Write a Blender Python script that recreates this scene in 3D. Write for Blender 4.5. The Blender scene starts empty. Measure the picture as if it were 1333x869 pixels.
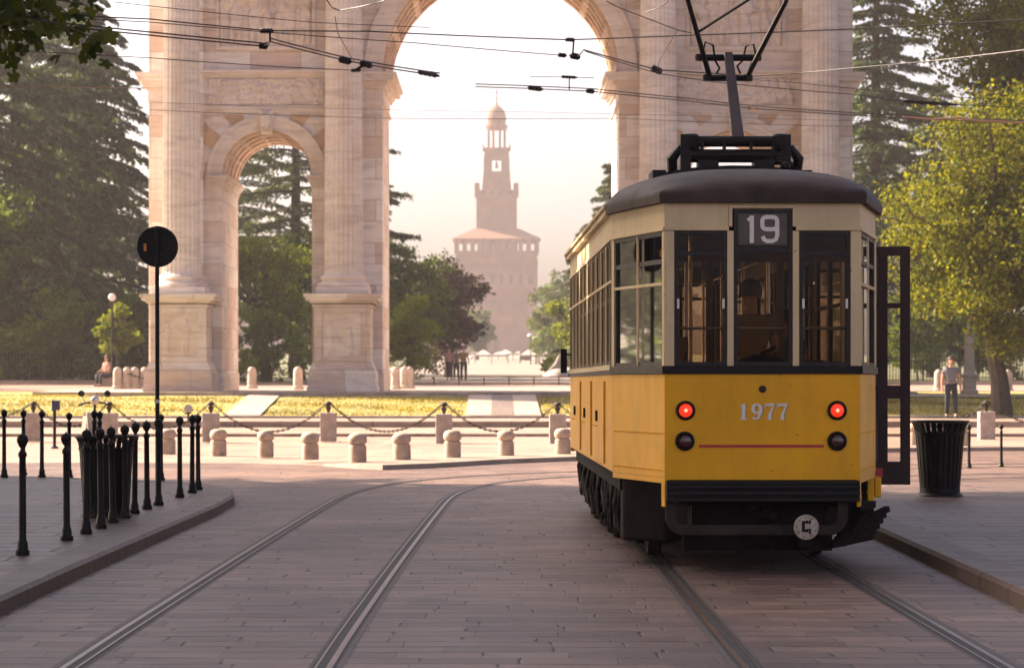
import bpy, bmesh, math, random
import numpy as np
from mathutils import Vector, Matrix

random.seed(7)
RNG = np.random.default_rng(11)
C = bpy.context.scene.collection
scene = bpy.context.scene
R = math.radians

# ------------------------------------------------------------------ camera, world, sun, exposure
FPX, VX, HY, CAMZ = 3600.0, 645.0, 482.0, 1.67          # focal length in photo pixels, vanishing point, eye height
cam_d = bpy.data.cameras.new("camera")
cam = bpy.data.objects.new("camera", cam_d)
C.objects.link(cam)
cam.location = (0, 0, CAMZ)
cam.rotation_euler = (R(90), 0, 0)
cam_d.sensor_width = 36.0
cam_d.lens = FPX * 36.0 / 1333.0
cam_d.shift_x = (666.5 - VX) / 1333.0
cam_d.shift_y = (HY - 434.5) / 1333.0
cam_d.clip_end = 6000
cam_d.dof.use_dof = True
cam_d.dof.focus_distance = 23.2
cam_d.dof.aperture_fstop = 5.0
scene.camera = cam

SUN_EL, SUN_AZ = R(33), R(-62)      # azimuth clockwise from +Y
world = bpy.data.worlds.new("World")
scene.world = world
world.use_nodes = True
nt = world.node_tree
bg = nt.nodes["Background"]
sky = nt.nodes.new("ShaderNodeTexSky")
sky.sky_type = 'NISHITA'
sky.sun_disc = False
sky.sun_elevation = SUN_EL
sky.sun_rotation = SUN_AZ
sky.air_density = 0.6
sky.dust_density = 5.0
sky.ozone_density = 0.0
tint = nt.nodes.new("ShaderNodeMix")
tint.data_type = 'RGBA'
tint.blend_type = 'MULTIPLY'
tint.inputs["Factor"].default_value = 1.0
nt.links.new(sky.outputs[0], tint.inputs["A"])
# sky reshaped by direction: whitened sunward, lifted behind to light front faces, dimmed overhead
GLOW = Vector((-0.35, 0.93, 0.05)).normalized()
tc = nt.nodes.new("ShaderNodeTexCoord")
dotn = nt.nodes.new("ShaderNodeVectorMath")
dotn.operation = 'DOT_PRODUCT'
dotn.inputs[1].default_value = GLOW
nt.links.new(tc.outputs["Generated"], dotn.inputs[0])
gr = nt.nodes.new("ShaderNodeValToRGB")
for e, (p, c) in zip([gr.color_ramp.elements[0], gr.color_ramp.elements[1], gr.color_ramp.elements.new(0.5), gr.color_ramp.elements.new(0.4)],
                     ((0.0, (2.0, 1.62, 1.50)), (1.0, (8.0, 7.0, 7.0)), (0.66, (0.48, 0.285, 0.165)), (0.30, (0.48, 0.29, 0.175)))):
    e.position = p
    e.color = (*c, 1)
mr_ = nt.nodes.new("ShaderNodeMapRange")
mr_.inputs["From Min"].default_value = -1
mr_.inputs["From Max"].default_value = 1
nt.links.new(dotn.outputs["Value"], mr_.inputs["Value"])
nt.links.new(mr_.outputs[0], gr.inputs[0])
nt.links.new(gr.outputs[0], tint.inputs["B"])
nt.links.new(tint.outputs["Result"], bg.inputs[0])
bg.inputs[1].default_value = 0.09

sun_d = bpy.data.lights.new("sun", 'SUN')
sun_d.energy = 5.0
sun_d.angle = R(0.6)
sun_d.color = (1.0, 0.79, 0.60)
sun = bpy.data.objects.new("sun", sun_d)
C.objects.link(sun)
sdir = Vector((math.sin(SUN_AZ) * math.cos(SUN_EL), math.cos(SUN_AZ) * math.cos(SUN_EL), math.sin(SUN_EL)))
sun.rotation_euler = sdir.to_track_quat('Z', 'Y').to_euler()

scene.view_settings.view_transform = 'Standard'
scene.view_settings.look = 'None'
scene.view_settings.gamma = 1.0
scene.view_settings.exposure = 2.1
scene.render.engine = 'CYCLES'
scene.cycles.use_denoising = True
scene.cycles.max_bounces = 8
scene.cycles.transparent_max_bounces = 16
scene.cycles.volume_bounces = 0
scene.cycles.sample_clamp_indirect = 6.0

HAZE_DENSITY = 0.0005
HAZE_COLOR = (0.62, 0.56, 0.58, 1)
# ------------------------------------------------------------------ helpers


def at(px, py, d):
    """A point of the place: photo direction, distance d in metres along the street."""
    return Vector(((px - VX) / FPX * d, d, CAMZ - (py - HY) / FPX * d))


def xat(px, d):
    return (px - VX) / FPX * d


def zat(py, d):
    return CAMZ - (py - HY) / FPX * d


class MB:
    def __init__(s):
        s.v, s.f = [], []

    def add(s, vs, fs):
        o = len(s.v)
        s.v += [tuple(p) for p in vs]
        s.f += [tuple(i + o for i in f) for f in fs]

    def box(s, x0, x1, y0, y1, z0, z1):
        s.add([(x0, y0, z0), (x1, y0, z0), (x1, y1, z0), (x0, y1, z0), (x0, y0, z1), (x1, y0, z1), (x1, y1, z1), (x0, y1, z1)],
              [(0, 3, 2, 1), (4, 5, 6, 7), (0, 1, 5, 4), (1, 2, 6, 5), (2, 3, 7, 6), (3, 0, 4, 7)])

    def frustum(s, cx, cy, hx0, hy0, z0, hx1, hy1, z1):
        s.add([(cx - hx0, cy - hy0, z0), (cx + hx0, cy - hy0, z0), (cx + hx0, cy + hy0, z0), (cx - hx0, cy + hy0, z0),
               (cx - hx1, cy - hy1, z1), (cx + hx1, cy - hy1, z1), (cx + hx1, cy + hy1, z1), (cx - hx1, cy + hy1, z1)],
              [(0, 3, 2, 1), (4, 5, 6, 7), (0, 1, 5, 4), (1, 2, 6, 5), (2, 3, 7, 6), (3, 0, 4, 7)])

    def bar(s, p, q, w, h, up=(0, 0, 1)):
        p, q = Vector(p), Vector(q)
        d = (q - p).normalized()
        u = Vector(up)
        if abs(d.dot(u)) > 0.98:
            u = Vector((0, 1, 0))
        a = d.cross(u).normalized() * w / 2
        b = a.cross(d).normalized() * h / 2
        s.add([p - a - b, p + a - b, p + a + b, p - a + b, q - a - b, q + a - b, q + a + b, q - a + b],
              [(0, 1, 2, 3), (7, 6, 5, 4), (0, 4, 5, 1), (1, 5, 6, 2), (2, 6, 7, 3), (3, 7, 4, 0)])

    def tube(s, pts, r, n=8, cap=True):
        pts = [Vector(p) for p in pts]
        k = len(pts)
        rs = [r] * k if not hasattr(r, '__len__') else list(r)
        t0 = (pts[1] - pts[0]).normalized()
        ref = Vector((0, 0, 1)) if abs(t0.z) < 0.9 else Vector((1, 0, 0))
        vs = []
        for i, p in enumerate(pts):
            t = (pts[min(i + 1, k - 1)] - pts[max(i - 1, 0)]).normalized()
            a = t.cross(ref)
            if a.length < 1e-4:
                a = t.cross(Vector((0, 1, 0)))
            a.normalize()
            b = t.cross(a).normalized()
            for j in range(n):
                an = 2 * math.pi * j / n
                vs.append(p + (a * math.cos(an) + b * math.sin(an)) * rs[i])
        fs = []
        for i in range(k - 1):
            for j in range(n):
                j2 = (j + 1) % n
                fs.append((i * n + j, i * n + j2, (i + 1) * n + j2, (i + 1) * n + j))
        if cap:
            fs.append(tuple(range(n))[::-1])
            fs.append(tuple((k - 1) * n + j for j in range(n)))
        s.add(vs, fs)

    def lathe(s, prof, c=(0, 0, 0), n=24, axis='z', rfun=None):
        vs, fs = [], []
        for r, z in prof:
            for j in range(n):
                a = 2 * math.pi * j / n
                rr = r * (rfun(a, z) if rfun else 1)
                x, y = rr * math.cos(a), rr * math.sin(a)
                p = (x, y, z) if axis == 'z' else ((x, z, y) if axis == 'y' else (z, x, y))
                vs.append((p[0] + c[0], p[1] + c[1], p[2] + c[2]))
        for i in range(len(prof) - 1):
            for j in range(n):
                j2 = (j + 1) % n
                fs.append((i * n + j, i * n + j2, (i + 1) * n + j2, (i + 1) * n + j))
        fs.append(tuple(range(n))[::-1])
        fs.append(tuple((len(prof) - 1) * n + j for j in range(n)))
        s.add(vs, fs)

    def prism(s, poly, z0, z1):
        n = len(poly)
        s.add([(x, y, z0) for x, y in poly] + [(x, y, z1) for x, y in poly],
              [tuple(range(n))[::-1], tuple(range(n, 2 * n))] + [(i, (i + 1) % n, n + (i + 1) % n, n + i) for i in range(n)])

    def prism_y(s, poly, y0, y1):
        n = len(poly)
        s.add([(x, y0, z) for x, z in poly] + [(x, y1, z) for x, z in poly],
              [tuple(range(n)), tuple(range(n, 2 * n))[::-1]] + [((i + 1) % n, i, n + i, n + (i + 1) % n) for i in range(n)])

    def seg(s, A, B, u0, u1, z0, z1, o0, o1):
        """a box along the wall line A->B (outside on the right hand), o = offset outwards"""
        A, B = Vector((A[0], A[1], 0)), Vector((B[0], B[1], 0))
        d = (B - A).normalized()
        nrm = Vector((d.y, -d.x, 0))
        ps = [A + d * u0 + nrm * o0, A + d * u1 + nrm * o0, A + d * u1 + nrm * o1, A + d * u0 + nrm * o1]
        s.add([(p.x, p.y, z0) for p in ps] + [(p.x, p.y, z1) for p in ps],
              [(0, 3, 2, 1), (4, 5, 6, 7), (0, 1, 5, 4), (1, 2, 6, 5), (2, 3, 7, 6), (3, 0, 4, 7)])

    def strip(s, pts, w, y0, y1, closed=False):
        """ribbon in the XZ plane: pts [(x,z)], width w (scalar or list), between y0 and y1"""
        n = len(pts)
        ws = [w] * n if not hasattr(w, '__len__') else list(w)
        L, Rr = [], []
        for i in range(n):
            if closed:
                a, b = pts[(i - 1) % n], pts[(i + 1) % n]
            else:
                a, b = pts[max(i - 1, 0)], pts[min(i + 1, n - 1)]
            tx, tz = b[0] - a[0], b[1] - a[1]
            l = math.hypot(tx, tz) or 1
            nx, nz = -tz / l, tx / l
            L.append((pts[i][0] + nx * ws[i] / 2, pts[i][1] + nz * ws[i] / 2))
            Rr.append((pts[i][0] - nx * ws[i] / 2, pts[i][1] - nz * ws[i] / 2))
        vs = []
        for i in range(n):
            vs += [(L[i][0], y0, L[i][1]), (Rr[i][0], y0, Rr[i][1]), (L[i][0], y1, L[i][1]), (Rr[i][0], y1, Rr[i][1])]
        fs = []
        m = n if closed else n - 1
        for i in range(m):
            a, b = 4 * i, 4 * ((i + 1) % n)
            fs += [(a, b, b + 1, a + 1), (a + 2, a + 3, b + 3, b + 2), (a, a + 2, b + 2, b), (a + 1, b + 1, b + 3, a + 3)]
        if not closed:
            fs += [(0, 1, 3, 2), (4 * n - 4, 4 * n - 2, 4 * n - 1, 4 * n - 3)]
        s.add(vs, fs)

    def build(s, name, mat=None, parent=None, smooth=False, bevel=0.0, angle=35):
        me = bpy.data.meshes.new(name)
        me.from_pydata(s.v, [], s.f)
        if len(s.v) < 60000:
            bm = bmesh.new()
            bm.from_mesh(me)
            bmesh.ops.recalc_face_normals(bm, faces=bm.faces)
            bm.to_mesh(me)
            bm.free()
        if mat:
            me.materials.append(mat)
        if smooth:
            me.shade_smooth()
            me.set_sharp_from_angle(angle=R(angle))
        o = bpy.data.objects.new(name, me)
        C.objects.link(o)
        if parent:
            o.parent = parent
        if bevel:
            b = o.modifiers.new("bevel", 'BEVEL')
            b.width = bevel
            b.segments = 2
            b.limit_method = 'ANGLE'
            b.angle_limit = R(40)
        return o


def tag(o, label=None, cat=None, group=None, kind=None):
    if label:
        o["label"] = label
    if cat:
        o["category"] = cat
    if group:
        o["group"] = group
    if kind:
        o["kind"] = kind
    return o


def thing(name, label, cat, loc=(0, 0, 0), rz=0, group=None):
    o = bpy.data.objects.new(name, None)
    C.objects.link(o)
    o.location = loc
    o.rotation_euler = (0, 0, rz)
    return tag(o, label, cat, group)


def struct(name, mb, mat, smooth=False, bevel=0):
    return tag(mb.build(name, mat, None, smooth, bevel), kind='structure')


def dup(root, loc, label, rz=None, scale=None, group=None):
    r = root.copy()
    C.objects.link(r)
    r.location = loc
    if rz is not None:
        r.rotation_euler = (0, 0, rz)
    if scale is not None:
        r.scale = scale if hasattr(scale, '__len__') else (scale,) * 3
    r["label"] = label
    if group:
        r["group"] = group
    for ch in list(root.children):
        c = ch.copy()
        C.objects.link(c)
        c.parent = r
        for g in list(ch.children):
            d = g.copy()
            C.objects.link(d)
            d.parent = c
    return r


def arr_mesh(name, V, F):
    me = bpy.data.meshes.new(name)
    V = np.asarray(V, dtype=np.float32)
    F = np.asarray(F, dtype=np.int32)
    n, k = F.shape
    me.vertices.add(len(V))
    me.vertices.foreach_set("co", V.ravel())
    me.loops.add(n * k)
    me.loops.foreach_set("vertex_index", F.ravel())
    me.polygons.add(n)
    me.polygons.foreach_set("loop_start", np.arange(0, n * k, k, dtype=np.int32))
    me.polygons.foreach_set("loop_total", np.full(n, k, dtype=np.int32))
    me.update(calc_edges=True)
    return me


def arr_obj(name, V, F, mat, parent=None, smooth=False):
    me = arr_mesh(name, V, F)
    me.materials.append(mat)
    if smooth:
        me.shade_smooth()
    o = bpy.data.objects.new(name, me)
    C.objects.link(o)
    if parent:
        o.parent = parent
    return o


# ------------------------------------------------------------------ materials
def nodes_of(name):
    m = bpy.data.materials.new(name)
    m.use_nodes = True
    return m, m.node_tree, m.node_tree.nodes["Principled BSDF"]


def ramp(nt, stops):
    r = nt.nodes.new("ShaderNodeValToRGB")
    el = r.color_ramp.elements
    while len(el) < len(stops):
        el.new(0.5)
    for e, (p, c) in zip(el, stops):
        e.position = p
        e.color = (c[0], c[1], c[2], 1) if hasattr(c, '__len__') else (c, c, c, 1)
    return r


def noise(nt, vec, scale, detail=4, rough=0.55, dist=0.0):
    n = nt.nodes.new("ShaderNodeTexNoise")
    n.inputs["Scale"].default_value = scale
    n.inputs["Detail"].default_value = detail
    n.inputs["Roughness"].default_value = rough
    n.inputs["Distortion"].default_value = dist
    if vec is not None:
        nt.links.new(vec, n.inputs["Vector"])
    return n.outputs[0]


def mixc(nt, fac, a, b, mode='MIX'):
    m = nt.nodes.new("ShaderNodeMix")
    m.data_type = 'RGBA'
    m.blend_type = mode
    for val, key in ((fac, "Factor"), (a, "A"), (b, "B")):
        sock = [i for i in m.inputs if i.name == key and (i.type == 'RGBA' if key != "Factor" else i.type == 'VALUE')][0]
        if isinstance(val, bpy.types.NodeSocket):
            nt.links.new(val, sock)
        elif hasattr(val, '__len__'):
            sock.default_value = (val[0], val[1], val[2], 1)
        else:
            sock.default_value = val
    return [o for o in m.outputs if o.type == 'RGBA'][0]


def bump(nt, bsdf, h, strength=0.3, dist=0.02):
    b = nt.nodes.new("ShaderNodeBump")
    b.inputs["Strength"].default_value = strength
    b.inputs["Distance"].default_value = dist
    nt.links.new(h, b.inputs["Height"])
    nt.links.new(b.outputs[0], bsdf.inputs["Normal"])


def objco(nt, scale=(1, 1, 1)):
    t = nt.nodes.new("ShaderNodeTexCoord")
    mp = nt.nodes.new("ShaderNodeMapping")
    mp.inputs["Scale"].default_value = scale
    nt.links.new(t.outputs["Object"], mp.inputs["Vector"])
    return mp.outputs[0]


def mat(name, c, rough=0.6, metal=0.0, var=0.25, vscale=3.0, c2=None, bumps=0.0, bscale=40, stretch=(1, 1, 1), coat=0.0, spec=0.5):
    m, nt, b = nodes_of(name)
    v = objco(nt, stretch)
    n1 = noise(nt, v, vscale, 6, 0.6)
    r = ramp(nt, [(0.3, tuple(x * (1 - var) for x in c)), (0.7, c2 if c2 else tuple(min(1, x * (1 + var * 0.6)) for x in c))])
    nt.links.new(n1, r.inputs[0])
    nt.links.new(r.outputs[0], b.inputs["Base Color"])
    b.inputs["Metallic"].default_value = metal
    rr = nt.nodes.new("ShaderNodeMapRange")
    rr.inputs["To Min"].default_value = max(0.02, rough - 0.1)
    rr.inputs["To Max"].default_value = min(1, rough + 0.12)
    nt.links.new(noise(nt, v, vscale * 4, 4), rr.inputs["Value"])
    nt.links.new(rr.outputs[0], b.inputs["Roughness"])
    b.inputs["Coat Weight"].default_value = coat
    b.inputs["Specular IOR Level"].default_value = spec
    b.inputs["Coat Roughness"].default_value = 0.12
    if bumps:
        bump(nt, b, noise(nt, v, bscale, 5), bumps, 0.01)
    return m


def slab_mat(name, ca, cb, mortar, bw, rh, ms=0.008, rough=0.5, wear=0.5, bstr=0.5, rot=0.0, lines=0.62):
    """stone slabs in rows of random offset; joints open and close with wear"""
    m, nt, b = nodes_of(name)
    lk = nt.links.new

    def math_(op, x, y=None, z=None):
        n = nt.nodes.new("ShaderNodeMath")
        n.operation = op
        for i, q in enumerate((x, y, z)):
            if q is None:
                continue
            if isinstance(q, bpy.types.NodeSocket):
                lk(q, n.inputs[i])
            else:
                n.inputs[i].default_value = q
        return n.outputs[0]
    t = nt.nodes.new("ShaderNodeTexCoord")
    mp = nt.nodes.new("ShaderNodeMapping")
    mp.inputs["Rotation"].default_value = (0, 0, rot)
    lk(t.outputs["Object"], mp.inputs["Vector"])
    sep = nt.nodes.new("ShaderNodeSeparateXYZ")
    lk(mp.outputs[0], sep.inputs[0])
    wv = noise(nt, mp.outputs[0], 0.9, 3)
    wv2 = noise(nt, mp.outputs[0], 3.1, 3)
    yy = math_('MULTIPLY_ADD', wv, 0.16, math_('MULTIPLY_ADD', wv2, 0.03, sep.outputs[1]))
    yr = math_('DIVIDE', yy, rh)
    row = math_('FLOOR', yr)
    fy = math_('FRACT', yr)
    w1 = nt.nodes.new("ShaderNodeTexWhiteNoise")
    w1.noise_dimensions = '1D'
    lk(row, w1.inputs["W"])
    xx = math_('MULTIPLY_ADD', w1.outputs[0], bw * 5.0, math_('MULTIPLY_ADD', wv2, 0.05, sep.outputs[0]))
    bwr = math_('MULTIPLY_ADD', w1.outputs[0], bw * 0.6, bw * 0.7)
    xr = math_('DIVIDE', xx, bwr)
    col = math_('FLOOR', xr)
    fx = math_('FRACT', xr)
    cmb = nt.nodes.new("ShaderNodeCombineXYZ")
    lk(row, cmb.inputs[0])
    lk(col, cmb.inputs[1])
    w2 = nt.nodes.new("ShaderNodeTexWhiteNoise")
    w2.noise_dimensions = '2D'
    lk(cmb.outputs[0], w2.inputs["Vector"])
    # joint masks
    ex = math_('MULTIPLY', math_('MINIMUM', fx, math_('SUBTRACT', 1.0, fx)), bw)
    ey = math_('MULTIPLY', math_('MINIMUM', fy, math_('SUBTRACT', 1.0, fy)), rh)
    mh = nt.nodes.new("ShaderNodeMapping")
    mh.inputs["Scale"].default_value = (0.9, 3.0, 1)
    lk(mp.outputs[0], mh.inputs["Vector"])
    jr = ramp(nt, [(lines - 0.2, 0.0), (lines + 0.08, 1.0)])
    lk(noise(nt, mh.outputs[0], 1.5, 6, 0.7), jr.inputs[0])
    jv = ramp(nt, [(lines - 0.16, 0.0), (lines + 0.06, 1.0)])
    lk(noise(nt, mp.outputs[0], 2.7, 4, 0.6), jv.inputs[0])

    def joint(e, open_, base, wide):
        wdt = math_('MULTIPLY_ADD', open_, wide, base)
        return math_('SUBTRACT', 1.0, math_('MINIMUM', math_('DIVIDE', e, wdt), 1.0))
    j1 = joint(ey, jr.outputs[0], ms * 0.7, ms * 3.0)
    j2 = joint(ex, jv.outputs[0], ms * 0.45, ms * 1.7)
    j = math_('MAXIMUM', math_('MULTIPLY', j1, math_('MULTIPLY_ADD', jr.outputs[0], 0.8, 0.24)), math_('MULTIPLY', j2, math_('MULTIPLY_ADD', jv.outputs[0], 0.9, 0.2)))
    j = math_('MINIMUM', math_('MULTIPLY', j, 1.6), 1.0)
    c0 = mixc(nt, w2.outputs[0], ca, cb)
    n1 = noise(nt, mp.outputs[0], 0.30, 6, 0.62)
    r1 = ramp(nt, [(0.32, (0.60, 0.56, 0.60)), (0.5, (0.95, 0.93, 0.92)), (0.66, (1.28, 1.2, 1.12))])
    lk(n1, r1.inputs[0])
    ms2 = nt.nodes.new("ShaderNodeMapping")
    ms2.inputs["Scale"].default_value = (0.5, 2.4, 1)
    lk(mp.outputs[0], ms2.inputs["Vector"])
    n2 = noise(nt, ms2.outputs[0], 3.2, 8, 0.72)
    r2 = ramp(nt, [(0.32, 0.58), (0.5, 0.95), (0.68, 1.35)])
    lk(n2, r2.inputs[0])
    c1 = mixc(nt, wear, c0, r1.outputs[0], 'MULTIPLY')
    c2 = mixc(nt, 0.85, c1, r2.outputs[0], 'MULTIPLY')
    st = ramp(nt, [(0.60, 0.0), (0.72, 0.55)])
    lk(noise(nt, mp.outputs[0], 0.75, 7, 0.68, 0.6), st.inputs[0])
    c2 = mixc(nt, st.outputs[0], c2, tuple(q * 0.32 for q in ca))
    st2 = ramp(nt, [(0.66, 0.0), (0.74, 0.45)])
    lk(noise(nt, ms2.outputs[0], 1.4, 7, 0.72), st2.inputs[0])
    c2 = mixc(nt, st2.outputs[0], c2, tuple(min(1, q * 2.0) for q in ca))
    c3 = mixc(nt, j, c2, mortar)
    lk(c3, b.inputs["Base Color"])
    rr = nt.nodes.new("ShaderNodeMapRange")
    rr.inputs["From Min"].default_value = 0.3
    rr.inputs["From Max"].default_value = 0.7
    rr.inputs["To Min"].default_value = rough - 0.12
    rr.inputs["To Max"].default_value = rough + 0.16
    lk(n2, rr.inputs["Value"])
    lk(rr.outputs[0], b.inputs["Roughness"])
    b.inputs['Specular IOR Level'].default_value = 0.28
    h = math_('MULTIPLY_ADD', j, -1.0, math_('MULTIPLY_ADD', n2, 0.3, math_('MULTIPLY', w2.outputs[0], 0.3)))
    bump(nt, b, h, bstr, 0.015)
    return m


def marble_mat(name, ca, cb, cc, bw=1.7, rh=0.72, joint=0.010, joints=True):
    """big marble blocks, warm and grey ones, with horizontal veins"""
    m, nt, b = nodes_of(name)
    t = nt.nodes.new("ShaderNodeTexCoord")
    sep = nt.nodes.new("ShaderNodeSeparateXYZ")
    nt.links.new(t.outputs["Object"], sep.inputs[0])
    ad = nt.nodes.new("ShaderNodeMath")
    ad.operation = 'ADD'
    nt.links.new(sep.outputs[0], ad.inputs[0])
    nt.links.new(sep.outputs[1], ad.inputs[1])
    cmb = nt.nodes.new("ShaderNodeCombineXYZ")
    nt.links.new(ad.outputs[0], cmb.inputs[0])
    nt.links.new(sep.outputs[2], cmb.inputs[1])
    br = nt.nodes.new("ShaderNodeTexBrick")
    br.inputs["Scale"].default_value = 1.0
    br.inputs["Brick Width"].default_value = bw
    br.inputs["Row Height"].default_value = rh
    br.inputs["Mortar Size"].default_value = joint if joints else 0.0
    br.inputs["Mortar Smooth"].default_value = 0.2
    br.inputs["Color1"].default_value = (0, 0, 0, 1)
    br.inputs["Color2"].default_value = (1, 1, 1, 1)
    br.inputs["Mortar"].default_value = (0.5, 0.5, 0.5, 1)
    nt.links.new(cmb.outputs[0], br.inputs["Vector"])
    blk = ramp(nt, [(0.15, ca), (0.5, cb), (0.9, cc)])
    nt.links.new(br.outputs[0], blk.inputs[0])
    mp = nt.nodes.new("ShaderNodeMapping")
    mp.inputs["Scale"].default_value = (0.7, 0.7, 4.0)
    nt.links.new(t.outputs["Object"], mp.inputs["Vector"])
    v = noise(nt, mp.outputs[0], 0.9, 8, 0.65, 1.2)
    vr = ramp(nt, [(0.32, 0.62), (0.5, 0.95), (0.7, 1.12)])
    nt.links.new(v, vr.inputs[0])
    c1 = mixc(nt, 0.75, blk.outputs[0], vr.outputs[0], 'MULTIPLY')
    st = noise(nt, objco(nt, (1.1, 1.1, 0.35)), 0.8, 6, 0.7)
    sr = ramp(nt, [(0.52, 0.0), (0.72, 1.0)])
    nt.links.new(st, sr.inputs[0])
    m1 = nt.nodes.new("ShaderNodeMath")
    m1.operation = 'MULTIPLY'
    m1.inputs[1].default_value = 0.45
    nt.links.new(sr.outputs[0], m1.inputs[0])
    c2 = mixc(nt, m1.outputs[0], c1, (0.46, 0.27, 0.15))
    c3 = c2
    if joints:
        c3 = mixc(nt, br.outputs["Fac"], c2, (0.30, 0.23, 0.19))
    nt.links.new(c3, b.inputs["Base Color"])
    b.inputs["Roughness"].default_value = 0.62
    fine = noise(nt, t.outputs["Object"], 14, 5)
    bump(nt, b, fine, 0.25, 0.02)
    return m


def leaf_mat(name, ca, cb, trans=0.45, rough=0.55):
    m, nt, b = nodes_of(name)
    g = nt.nodes.new("ShaderNodeNewGeometry")
    r = ramp(nt, [(0.0, ca), (1.0, cb)])
    nt.links.new(g.outputs["Random Per Island"], r.inputs[0])
    v = objco(nt)
    cl = ramp(nt, [(0.35, 0.65), (0.65, 1.25)])
    nt.links.new(noise(nt, v, 0.55, 3), cl.inputs[0])
    col = mixc(nt, 1.0, r.outputs[0], cl.outputs[0], 'MULTIPLY')
    nt.links.new(col, b.inputs["Base Color"])
    b.inputs["Roughness"].default_value = rough
    b.inputs["Specular IOR Level"].default_value = 0.12
    tr = nt.nodes.new("ShaderNodeBsdfTranslucent")
    warm = mixc(nt, 1.0, col, (1.2, 1.12, 0.5), 'MULTIPLY')
    nt.links.new(warm, tr.inputs["Color"])
    mx = nt.nodes.new("ShaderNodeMixShader")
    mx.inputs[0].default_value = trans
    nt.links.new(b.outputs[0], mx.inputs[1])
    nt.links.new(tr.outputs[0], mx.inputs[2])
    nt.links.new(mx.outputs[0], nt.nodes["Material Output"].inputs["Surface"])
    return m


def glass_mat(name, tintc=(0.75, 0.72, 0.68), rough=0.02, ior=1.45):
    m = bpy.data.materials.new(name)
    m.use_nodes = True
    nt = m.node_tree
    nt.nodes.remove(nt.nodes["Principled BSDF"])
    tr = nt.nodes.new("ShaderNodeBsdfTransparent")
    tr.inputs[0].default_value = (*tintc, 1)
    gl = nt.nodes.new("ShaderNodeBsdfGlossy")
    gl.inputs["Roughness"].default_value = rough
    gl.inputs["Color"].default_value = (0.9, 0.9, 0.9, 1)
    fr = nt.nodes.new("ShaderNodeFresnel")
    fr.inputs[0].default_value = ior
    mx = nt.nodes.new("ShaderNodeMixShader")
    nt.links.new(fr.outputs[0], mx.inputs[0])
    nt.links.new(tr.outputs[0], mx.inputs[1])
    nt.links.new(gl.outputs[0], mx.inputs[2])
    nt.links.new(mx.outputs[0], nt.nodes["Material Output"].inputs["Surface"])
    return m


def emit_mat(name, c, s, base=(0.3, 0.02, 0.01)):
    m, nt, b = nodes_of(name)
    b.inputs["Base Color"].default_value = (*base, 1)
    b.inputs["Roughness"].default_value = 0.15
    b.inputs["Emission Color"].default_value = (*c, 1)
    b.inputs["Emission Strength"].default_value = s
    return m


M = {}
M['road'] = slab_mat('road stone', (0.205, 0.140, 0.116), (0.125, 0.083, 0.070), (0.013, 0.007, 0.006), 0.55, 0.33, 0.012, 0.52, 0.9, 0.45)
M['plaza'] = slab_mat('plaza stone', (0.36, 0.262, 0.208), (0.30, 0.218, 0.175), (0.10, 0.07, 0.055), 1.2, 0.8, 0.012, 0.55, 0.4, 0.4)
M['pave'] = slab_mat('pavement slabs', (0.170, 0.118, 0.098), (0.132, 0.092, 0.078), (0.03, 0.02, 0.017), 1.15, 0.55, 0.014, 0.46, 0.8, 0.7, lines=0.50)
M['kerb'] = slab_mat('kerb granite', (0.135, 0.094, 0.078), (0.105, 0.072, 0.060), (0.02, 0.012, 0.010), 3.0, 1.25, 0.012, 0.5, 0.5, 0.4)
M['step'] = mat('step granite', (0.33, 0.26, 0.22), 0.65, var=0.3, vscale=1.2, bumps=0.2)
M['path'] = slab_mat('path slabs', (0.46, 0.37, 0.31), (0.40, 0.32, 0.27), (0.2, 0.16, 0.13), 0.9, 0.6, 0.012, 0.6, 0.3, 0.3)
M['pathdark'] = slab_mat('path cobbles', (0.24, 0.19, 0.165), (0.19, 0.15, 0.13), (0.08, 0.06, 0.05), 0.3, 0.3, 0.03, 0.6, 0.3, 0.3)
M['grass'] = mat('lawn grass', (0.24, 0.22, 0.045), 0.9, var=0.25, vscale=0.55, c2=(0.36, 0.285, 0.075), bumps=0.8, bscale=30)
M['gravel'] = mat('park gravel', (0.24, 0.195, 0.16), 0.9, var=0.3, vscale=0.08, bumps=0.2)
M['parkgreen'] = mat('park turf', (0.10, 0.105, 0.035), 0.95, var=0.3, vscale=0.1)
M['rail'] = mat('rail steel', (0.17, 0.115, 0.09), 0.36, 0.8, 0.35, 6)
M['groove'] = mat('rail groove', (0.018, 0.014, 0.012), 0.7)
M['railstone'] = mat('rail bed', (0.085, 0.058, 0.048), 0.65, var=0.4, vscale=9, bumps=0.4)
M['granite'] = mat('bollard granite', (0.40, 0.31, 0.24), 0.75, var=0.3, vscale=7, bumps=0.35, bscale=60)
M['granite2'] = mat('post granite', (0.40, 0.325, 0.285), 0.75, var=0.35, vscale=5, bumps=0.4, bscale=50)
M['iron'] = mat('black iron', (0.007, 0.006, 0.006), 0.45, 0.0, 0.3, 20, spec=0.2)
M['rust'] = mat('chain iron', (0.05, 0.036, 0.03), 0.6, 0.4, 0.3, 20)
M['marble'] = marble_mat('marble blocks', (0.58, 0.455, 0.39), (0.67, 0.585, 0.535), (0.73, 0.665, 0.625))
M['marble2'] = marble_mat('marble carved', (0.62, 0.52, 0.46), (0.66, 0.565, 0.51), (0.69, 0.60, 0.55), 2.4, 1.6, joints=False)
M['marble_bounce'] = marble_mat('marble bounce tint', (0.55, 0.40, 0.29), (0.60, 0.45, 0.345), (0.62, 0.49, 0.39), 1.0, 0.9, 0.012)  # vault marble, warm bounce light from the sunlit ground put into its colour
M['vdark'] = marble_mat('marble ochre', (0.46, 0.29, 0.175), (0.52, 0.34, 0.21), (0.56, 0.40, 0.28), 1.0, 0.9, joints=False)
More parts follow.
